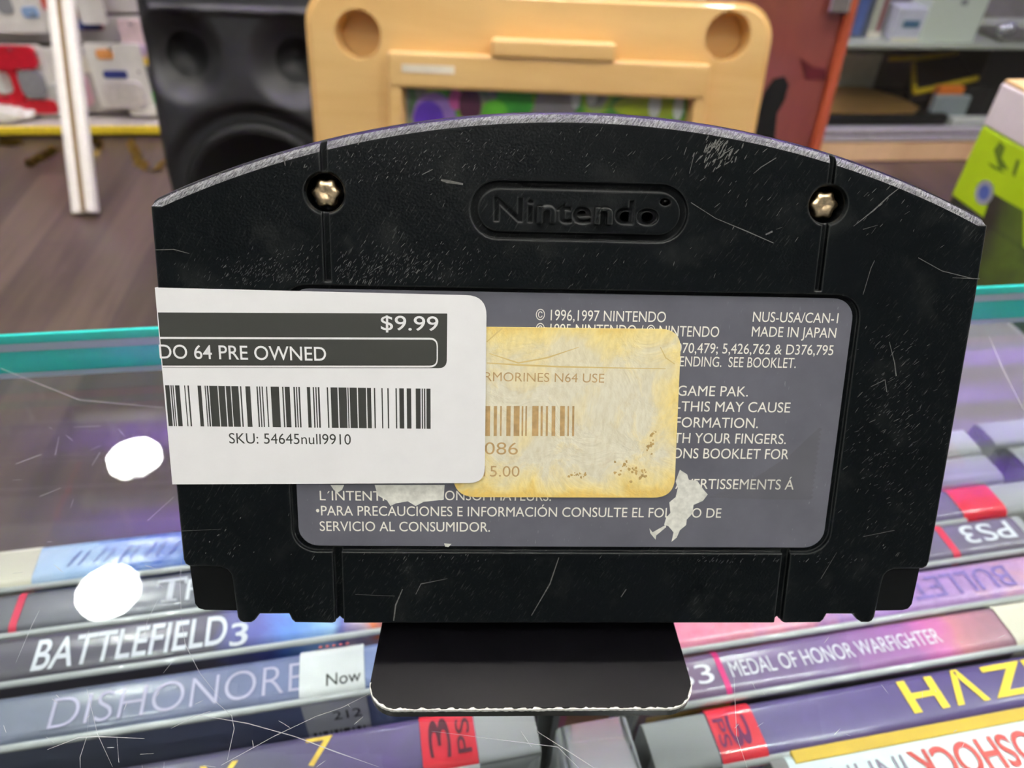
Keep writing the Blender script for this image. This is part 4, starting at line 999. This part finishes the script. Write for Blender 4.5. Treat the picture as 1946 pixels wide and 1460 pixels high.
def hung(name, label, cat, px0, py0, px1, py1, d, th, mat, group='packets hanging on the slat wall', details=(), hook=True):
    a = gl(px0, py1, d); b = gl(px1, py0, d)
    cx_ = (a[0]+b[0])/2
    t = thing(name, label, cat, matrix=GON @ Matrix.Translation((cx_, DK-d, a[1])), group=group)
    W_, H_ = (b[0]-a[0])/2, b[1]-a[1]
    bm = bmesh.new(); prism(bm, rrect(-W_, W_, 0, H_, min(.008, W_*.4)), 0, th, F=lambda x, y, z: V((x, z, y))); clean(bm); obj('backing_card', bm, mat, t)
    for nm, u0, u1, v0, v1, dp, mt in details:
        bm = bmesh.new(); prism(bm, rrect(-W_+u0*2*W_, -W_+u1*2*W_, v0*H_, v1*H_, min((u1-u0)*W_*.7, (v1-v0)*H_*.35)), -dp, -.0002, F=lambda x, y, z: V((x, z, y))); clean(bm); obj(nm, bm, mt, t, False)
    if hook:
        bm = bmesh.new(); tube(bm, [(0, d, H_-.012), (0, -.02, H_-.012), (0, -.028, H_-.004)], .0028); obj('peg_hook', bm, HOOK, t, True)
REDP = simple('red_packet', S(196, 28, 44), .4); SALM = simple('salmon_packet', S(214, 130, 118), .4); WHP = simple('white_packet', S(226, 224, 216), .35, var=.06, scale=20)
PINKP = simple('pink_packet', S(204, 158, 168), .4); NAVY = simple('navy_print', S(50, 62, 116), .4); MAROON = simple('maroon_packet', S(134, 74, 76), .4); CHAR = simple('charcoal_packet', S(92, 96, 92), .4)
GRN = simple('green_print', S(60, 180, 60), .4); ORG = simple('orange_print', S(236, 166, 96), .4); BLU = simple('sky_print', S(140, 170, 206), .4)
BLIS = clear('clear_blister', (.95, .95, .95, 1), .05, .05, (.85, .85, .85, 1), .25)
hung('hanging_packet', 'white packet with pale blue patch at the upper left of the slat wall', 'packet', -40, -60, 52, 62, .07, .02, WHP, details=(('blue_patch', .72, .95, .25, .42, .004, BLU), ('grey_window', .4, .62, .3, .6, .003, GREYP)))
hung('hanging_packet', 'narrow orange-red packet left of the white post, at the top edge', 'packet', 64, -50, 86, 18, .05, .01, simple('rust_packet', S(196, 74, 44), .4))
hung('hanging_packet', 'small white crumpled packet left of the white post', 'packet', 58, 18, 84, 54, .06, .02, WHP)
hung('hanging_packet', 'maroon packet with navy foot just right of the white post', 'packet', 136, -50, 166, 58, .05, .012, MAROON, details=(('navy_foot', .05, .95, .02, .22, .004, NAVY),))
hung('hanging_packet', 'slim white stick packet right of the maroon packet', 'packet', 156, -40, 180, 46, .08, .012, WHP)
hung('hanging_packet', 'salmon packet with red foot at the far left', 'packet', -20, 112, 24, 196, .07, .012, SALM, details=(('white_item', .3, .8, .25, .75, .012, WHP), ('red_foot', .05, .95, .0, .14, .014, REDP)))
hung('hanging_packet', 'bright red packet with a clear window, second from the left', 'packet', 24, 86, 72, 214, .07, .012, WHP, details=(('red_body', .08, .98, .0, .20, .010, REDP), ('red_side', .08, .40, .18, .72, .012, REDP), ('clear_window', .42, .9, .26, .66, .02, GREYP), ('round_red_top', .0, .92, .68, 1.0, .018, REDP)))
hung('hanging_packet', 'white blister packet with a small red dot left of the white post', 'packet', 74, 92, 116, 222, .06, .012, WHP, details=(('red_dot', .30, .46, .64, .74, .006, simple('coral_print', S(224, 120, 104), .4)), ('grey_item', .2, .8, .1, .5, .014, simple('pale_grey_item', S(200, 202, 196), .4))))
hung('hanging_packet', 'pink and grey packet right of the white post', 'packet', 150, 100, 198, 212, .06, .012, simple('grey_card', S(178, 174, 168), .5), details=(('pink_item', .05, .45, .12, .66, .014, PINKP), ('cream_top', .0, .8, .68, .98, .006, CREAM)))
hung('hanging_packet', 'white packet with orange spot and navy label, beside the speaker', 'packet', 194, 84, 262, 206, .07, .012, WHP, details=(('orange_spot', .2, .5, .78, .92, .004, ORG), ('navy_label', .22, .66, .48, .60, .004, NAVY), ('white_device', .15, .9, .04, .45, .02, simple('off_white_device', S(212, 206, 200), .4))))
hung('hanging_packet', 'charcoal packet with a bright green dot, against the speaker', 'packet', 252, 128, 304, 216, .06, .012, CHAR, details=(('green_dot', .45, .85, .22, .48, .006, GRN), ('white_foot', .0, 1, .0, .17, .02, WHP)))
hung('hanging_packet', 'small pale pink packet with yellow foot, under the upper groove', 'packet', 244, 38, 276, 122, .05, .012, simple('blush_packet', S(222, 198, 200), .4), details=(('yellow_foot', .0, 1, .0, .14, .006, simple('yellow_print', S(222, 192, 64), .4)), ('lilac_item', .1, .8, .25, .45, .01, simple('lilac_item', S(190, 170, 196), .4))))
def onto(name, label, cat, px0, px1, d, w_, h_, mat):
    pass
a = gl(-50, 236, .1); b = gl(58, 205, .1)
t = thing('white_bag', 'white plastic bag lying on the yellow-edged deck at far left', 'bag', matrix=GON @ Matrix.Translation(((a[0]+b[0])/2, DK-.075, yt-.0035)))
bm = bmesh.new(); bmesh.ops.create_icosphere(bm, subdivisions=4, radius=1)
for v in bm.verts:
    n_ = 1+.22*mnoise.noise(v.co*2.2); v.co = V((v.co.x*n_*(b[0]-a[0])/2, v.co.y*n_*.055, max(0, (v.co.z*.5+.42)*n_)*.06))
obj('bag', bm, WHP, t, True)

# gold shapes modelled for the yellow reflections on the floor under the deck
GOLD = simple('dull_gold_reflection', S(150, 122, 44), .35, .3, var=.3, scale=40)
for k, (pts, lab_) in enumerate(((((54, 316), (72, 306), (92, 296), (106, 284)), 'modelled gold reflection on the floor left of the white post'), (((172, 270), (192, 274), (186, 288), (174, 300)), 'modelled gold reflection on the floor just right of the white post'),
        (((246, 270), (256, 290), (264, 312), (282, 322)), 'largest modelled gold reflection on the floor, near the loudspeaker'), (((316, 308), (306, 316), (296, 326)), 'small modelled gold reflection on the floor touching the loudspeaker side'), (((0, 272), (22, 275), (44, 270)), 'flat modelled gold reflection on the floor under the far left of the yellow strip'))):
    P = [on_level(x, y, .002) for x, y in pts]; o0 = P[0].copy()
    t = thing('gold_floor_glint', lab_, 'ribbon', (o0.x, o0.y, 0), 0, 'modelled gold reflections on the floor')  # not a real ribbon: a modelled floor reflection
    random.seed(40+k); bm = bmesh.new(); prev = None; n_ = 24
    for i in range(n_+1):
        th = i/n_*(len(P)-1); a_ = min(int(th), len(P)-2); p = P[a_].lerp(P[a_+1], th-a_)-o0; p.z = 0
        d = (P[a_+1]-P[a_]).normalized(); sd = V((-d.y, d.x, 0)); tw_ = math.sin(i*.9+k)*1.1; wv = .012+.008*abs(math.sin(i*.7))
        e = sd*math.cos(tw_)*wv + V((0, 0, abs(math.sin(tw_))*wv*1.4+.001)); q = (bm.verts.new(p-sd*wv*math.cos(tw_)+V((0, 0, .001))), bm.verts.new(p+e))
        if prev: bm.faces.new((prev[0], q[0], q[1], prev[1]))
        prev = q
    r_ = bmesh.ops.solidify(bm, geom=list(bm.faces), thickness=.0012); clean(bm)
    obj('ribbon', bm, GOLD, t, True)  # strip that stands for a yellow floor reflection

# white double post leaning in front of the wall
pB = on_level(164, 412, 0); 
top_n = V((0, -1, 0))
pT = on_plane(112, -30, V((0, pB.y+.34, 0)), top_n)
axis = (pT-pB).normalized()
post = thing('white_double_post', 'tall white double rail post standing on the floor in front of the packets', 'post', (pB.x, pB.y, 0))
sid = axis.cross(V((0, 1, 0))).normalized(); fwd = sid.cross(axis).normalized()
PM = Matrix((sid, fwd, axis)).transposed().to_4x4()
LP = 1.5/axis.z
WP = simple('white_post_paint', S(242, 238, 228), .4, var=.04)
rr_ = .0155
for s_ in (-1, 1):
    bm = bmesh.new(); prism(bm, rrect(-rr_, rr_, -.016, .016, .010), .012, LP, F=lambda x, y, z: PM @ V((x+s_*.0215, y, z))); clean(bm); obj('rail', bm, WP, post)
bm = bmesh.new(); prism(bm, rrect(-.0075, .0075, -.012, .006, .002), .014, LP, F=lambda x, y, z: PM @ V((x, y, z))); clean(bm); obj('centre_channel', bm, simple('tan_channel', S(132, 110, 70), .5), post)

# ------------------------------------------------------------------ glass display case at the right, with its goods
KP = on_level(1740, 307, 0)
KM = Matrix.Translation((KP.x, KP.y, 0)) @ RM
def kl(px, py, d):
    p = on_plane(px, py, KM @ V((0, d, 0)), E2); q = KM.inverted() @ p; return q.x, q.z
kab = thing('display_cabinet', 'glass display cabinet on pale wooden plinth along the back wall, at right', 'display cabinet', matrix=KM)
k1 = kl(1740, 268, 0)[1]; k2 = kl(1740, 244, 0)[1]; k3 = kl(1740, 84, .05)[1]
X0, X1 = -.42, 1.1
bm = bmesh.new(); box(bm, X0, X1, 0, .42, .0005, k1, .006); obj('plinth', bm, wood('pale_oak', S(212, 172, 130), S(232, 196, 152), 5, (1, .1, .1), .45), kab)
bm = bmesh.new(); box(bm, X0, X1, -.004, .03, k1+.0005, k1+(k2-k1)*.4, .002); box(bm, X0, X1, .006, .03, k1+(k2-k1)*.4, k1+(k2-k1)*.62, .002); box(bm, X0, X1, -.002, .03, k1+(k2-k1)*.62, k2, .002); obj('sliding_door_track', bm, simple('pale_track', S(172, 168, 174), .3, spec=.6), kab)
bm = bmesh.new(); box(bm, X0, X1, .031, .41, k1+.0005, k2-.012); obj('case_floor', bm, simple('case_floor_board', S(150, 148, 142), .4), kab)
bm = bmesh.new(); box(bm, X0, X1, .41, .42, k1+.001, 1.3); obj('back_panel', bm, simple('case_back', S(120, 116, 108), .6), kab)
bm = bmesh.new(); box(bm, X0, X1, .035, .405, k3-.012, k3, .002); obj('shelf', bm, simple('grey_glass_shelf', S(168, 172, 158), .25, var=.05), kab)
bm = bmesh.new(); box(bm, X0, X1, .008, .013, k2, 1.3); obj('glass_door', bm, PANE, kab)
FZ = k2-.012
def kbox(name, label, cat, px0, py0, px1, d, dep_, mat, base, details=(), bev=.004, group=None, h=None):
    a = kl(px0, 100, d); b = kl(px1, 100, d); tpz = kl((px0+px1)/2, py0, d)[1]; H_ = h or max(.02, tpz-base)
    xa = kl(px0, py0+ (20 if py0 > 0 else 30), d)[0]; xb = kl(px1, py0+(20 if py0 > 0 else 30), d)[0]
    t = thing(name, label, cat, matrix=KM @ Matrix.Translation(((xa+xb)/2, d, base+.0003)), group=group); W_ = (xb-xa)/2
    bm = bmesh.new(); box(bm, -W_, W_, 0, dep_, 0, H_, bev); obj('body', bm, mat, t)
    for nm, u0, u1, v0, v1, mt in details:
        bm = bmesh.new(); box(bm, -W_+u0*2*W_, -W_+u1*2*W_, -.002, -.0002, v0*H_, v1*H_, .0004); obj(nm, bm, mt, t)
    return t, W_, H_
# on the shelf
kbox('boxed_gadget', 'dark blue and grey boxed item standing on the cabinet shelf beside the red cabinet', 'box', 1622, -40, 1668, .12, .1, simple('slate_box', S(84, 92, 116), .5), k3, (('blue_stripe', .4, .75, .05, .95, simple('blue_stripe', S(84, 104, 160), .4)),))
kbox('boxed_gadget', 'slim pale box with dark red stripe on the cabinet shelf', 'box', 1672, -40, 1698, .12, .1, simple('pale_khaki_box', S(176, 176, 160), .5), k3, (('maroon_stripe', .55, .85, .1, .95, MAROON), ('cream_foot', .0, 1, .0, .12, CREAM)))
kbox('boxed_gadget', 'small white box with a blue-grey mark on the cabinet shelf', 'box', 1705, 16, 1764, .08, .09, simple('cool_white_box', S(206, 206, 220), .45), k3, (('teal_mark', .25, .78, .42, .64, simple('teal_mark', S(70, 110, 130), .5)), ('cream_foot', .0, 1, .0, .12, CREAM)))
kbox('boxed_gadget', 'large white box with a small grey dot on the cabinet shelf', 'box', 1786, -60, 1894, .07, .12, simple('mint_white_box', S(214, 222, 208), .45, var=.02), k3, (('grey_dot', .50, .62, .52, .60, GREYP),))
t, W_, H_ = kbox('metal_tray', 'perforated grey metal tray at the right end of the cabinet shelf', 'tray', 1902, 52, 1990, .07, .16, simple('grey_metal', S(150, 148, 142), .35, .8), k3, h=.015)
for k, (px, lab_) in enumerate(((1918, 'small silver round part on the metal tray, left one'), (1938, 'small silver round part on the metal tray, right one'))):
    a = kl(px, 35, .1); o = thing('silver_part', lab_, 'metal part', matrix=KM @ Matrix.Translation((a[0], .11+.02*k, k3+.0157)))
    bm = bmesh.new(); lathe(bm, [(.018, 0), (.021, .004), (.021, .022), (.012, .034), (.004, .036)], 20); obj('body', bm, simple('silver_metal', S(190, 190, 196), .25, .9), o, True)
# on the case floor
a0, a1 = kl(1572, 228, .05)[0], kl(1802, 228, .05)[0]; dz = kl(1690, 219, .05)[1]-FZ
tt = thing('record_deck', 'black low record-deck style box with wide brown top, inside the cabinet', 'turntable', matrix=KM @ Matrix.Translation(((a0+a1)/2, .05, FZ+.0003))); W_ = (a1-a0)/2
bm = bmesh.new(); box(bm, -W_, W_, 0, .30, 0, dz, .01); obj('plinth', bm, simple('black_gloss', S(26, 26, 24), .25), tt)
bm = bmesh.new(); prism(bm, [(-W_+.012, .012), (W_*.42, .012), (W_*.62, .06), (W_*.55, .16), (W_*.2, .285), (-W_+.012, .285)], dz, dz+.006); clean(bm); obj('brown_top', bm, wood('brown_board', S(122, 92, 48), S(150, 116, 64), 4, (.3, 1, 1), .5), tt)
a, b = kl(1596, 118, .30), kl(1692, 118, .30)
tz = dz
t_ = thing('white_carton', 'long low white carton standing behind the brown deck', 'box', matrix=KM @ Matrix.Translation(((a[0]+b[0])/2, .355, FZ+.0003)))
bm = bmesh.new(); box(bm, -(b[0]-a[0])/2-.1, (b[0]-a[0])/2, 0, .05, 0, kl(1640, 102, .355)[1]-FZ, .004); obj('body', bm, simple('soft_white_carton', S(206, 208, 196), .5), t_)
# yellow-trimmed black case, tilted open
YT = simple('yellow_trim', S(206, 178, 34), .4)
c0 = kl(1800, 150, .2)
yc_ = thing('yellow_trimmed_case', 'black hard case with bright yellow rim, propped open inside the cabinet', 'case', matrix=KM @ Matrix.Translation((c0[0], .2, FZ+.0003)))
def kp(px, py, d): q = kl(px, py, d); return V((q[0]-c0[0], d-.2, q[1]-FZ-.0003))
for nm, A_, B_, r in (('front_rim', (1738, 176, .15), (1868, 146, .16), .011), ('left_rim', (1736, 122, .30), (1738, 174, .15), .009), ('rear_rim', (1738, 112, .31), (1850, 96, .33), .010), ('back_rim', (1690, 112, .33), (1738, 110, .32), .010)):
    bm = bmesh.new(); tube(bm, [kp(*A_), kp(*B_)], r, 8); obj(nm, bm, YT, yc_, False)
bm = bmesh.new(); q = [kp(1738, 172, .155), kp(1866, 148, .165), kp(1850, 98, .335), kp(1740, 114, .315)]
loft(bm, [[p-V((0, 0, .002)) for p in q], [V((p.x, p.y, min(p.z-.006, dz+.008))) for p in q]]); clean(bm); obj('black_shell', bm, simple('black_case_shell', S(42, 38, 40), .5), yc_)
kbox('orange_packet', 'bright orange packet in front of the yellow-rimmed case', 'packet', 1780, 166, 1828, .11, .03, simple('orange_packet_print', S(246, 132, 48), .4), FZ)
kbox('grey_packet', 'pale grey packet in front of the orange packet', 'packet', 1774, 184, 1840, .075, .03, simple('grey_blue_packet', S(150, 160, 162), .4), FZ)
kbox('black_pouch', 'small black pouch right of the orange packet', 'pouch', 1834, 166, 1884, .09, .05, BLACK, FZ, bev=.015)
kbox('white_tray', 'low white tray at the front of the cabinet floor beside the green box', 'tray', 1806, 226, 1900, .035, .035, WHITE, FZ)
kbox('black_appliance', 'large black boxy appliance at the right end of the cabinet', 'appliance', 1886, 78, 2010, .14, .2, BLACK, FZ, bev=.01, h=k3-.014-FZ)
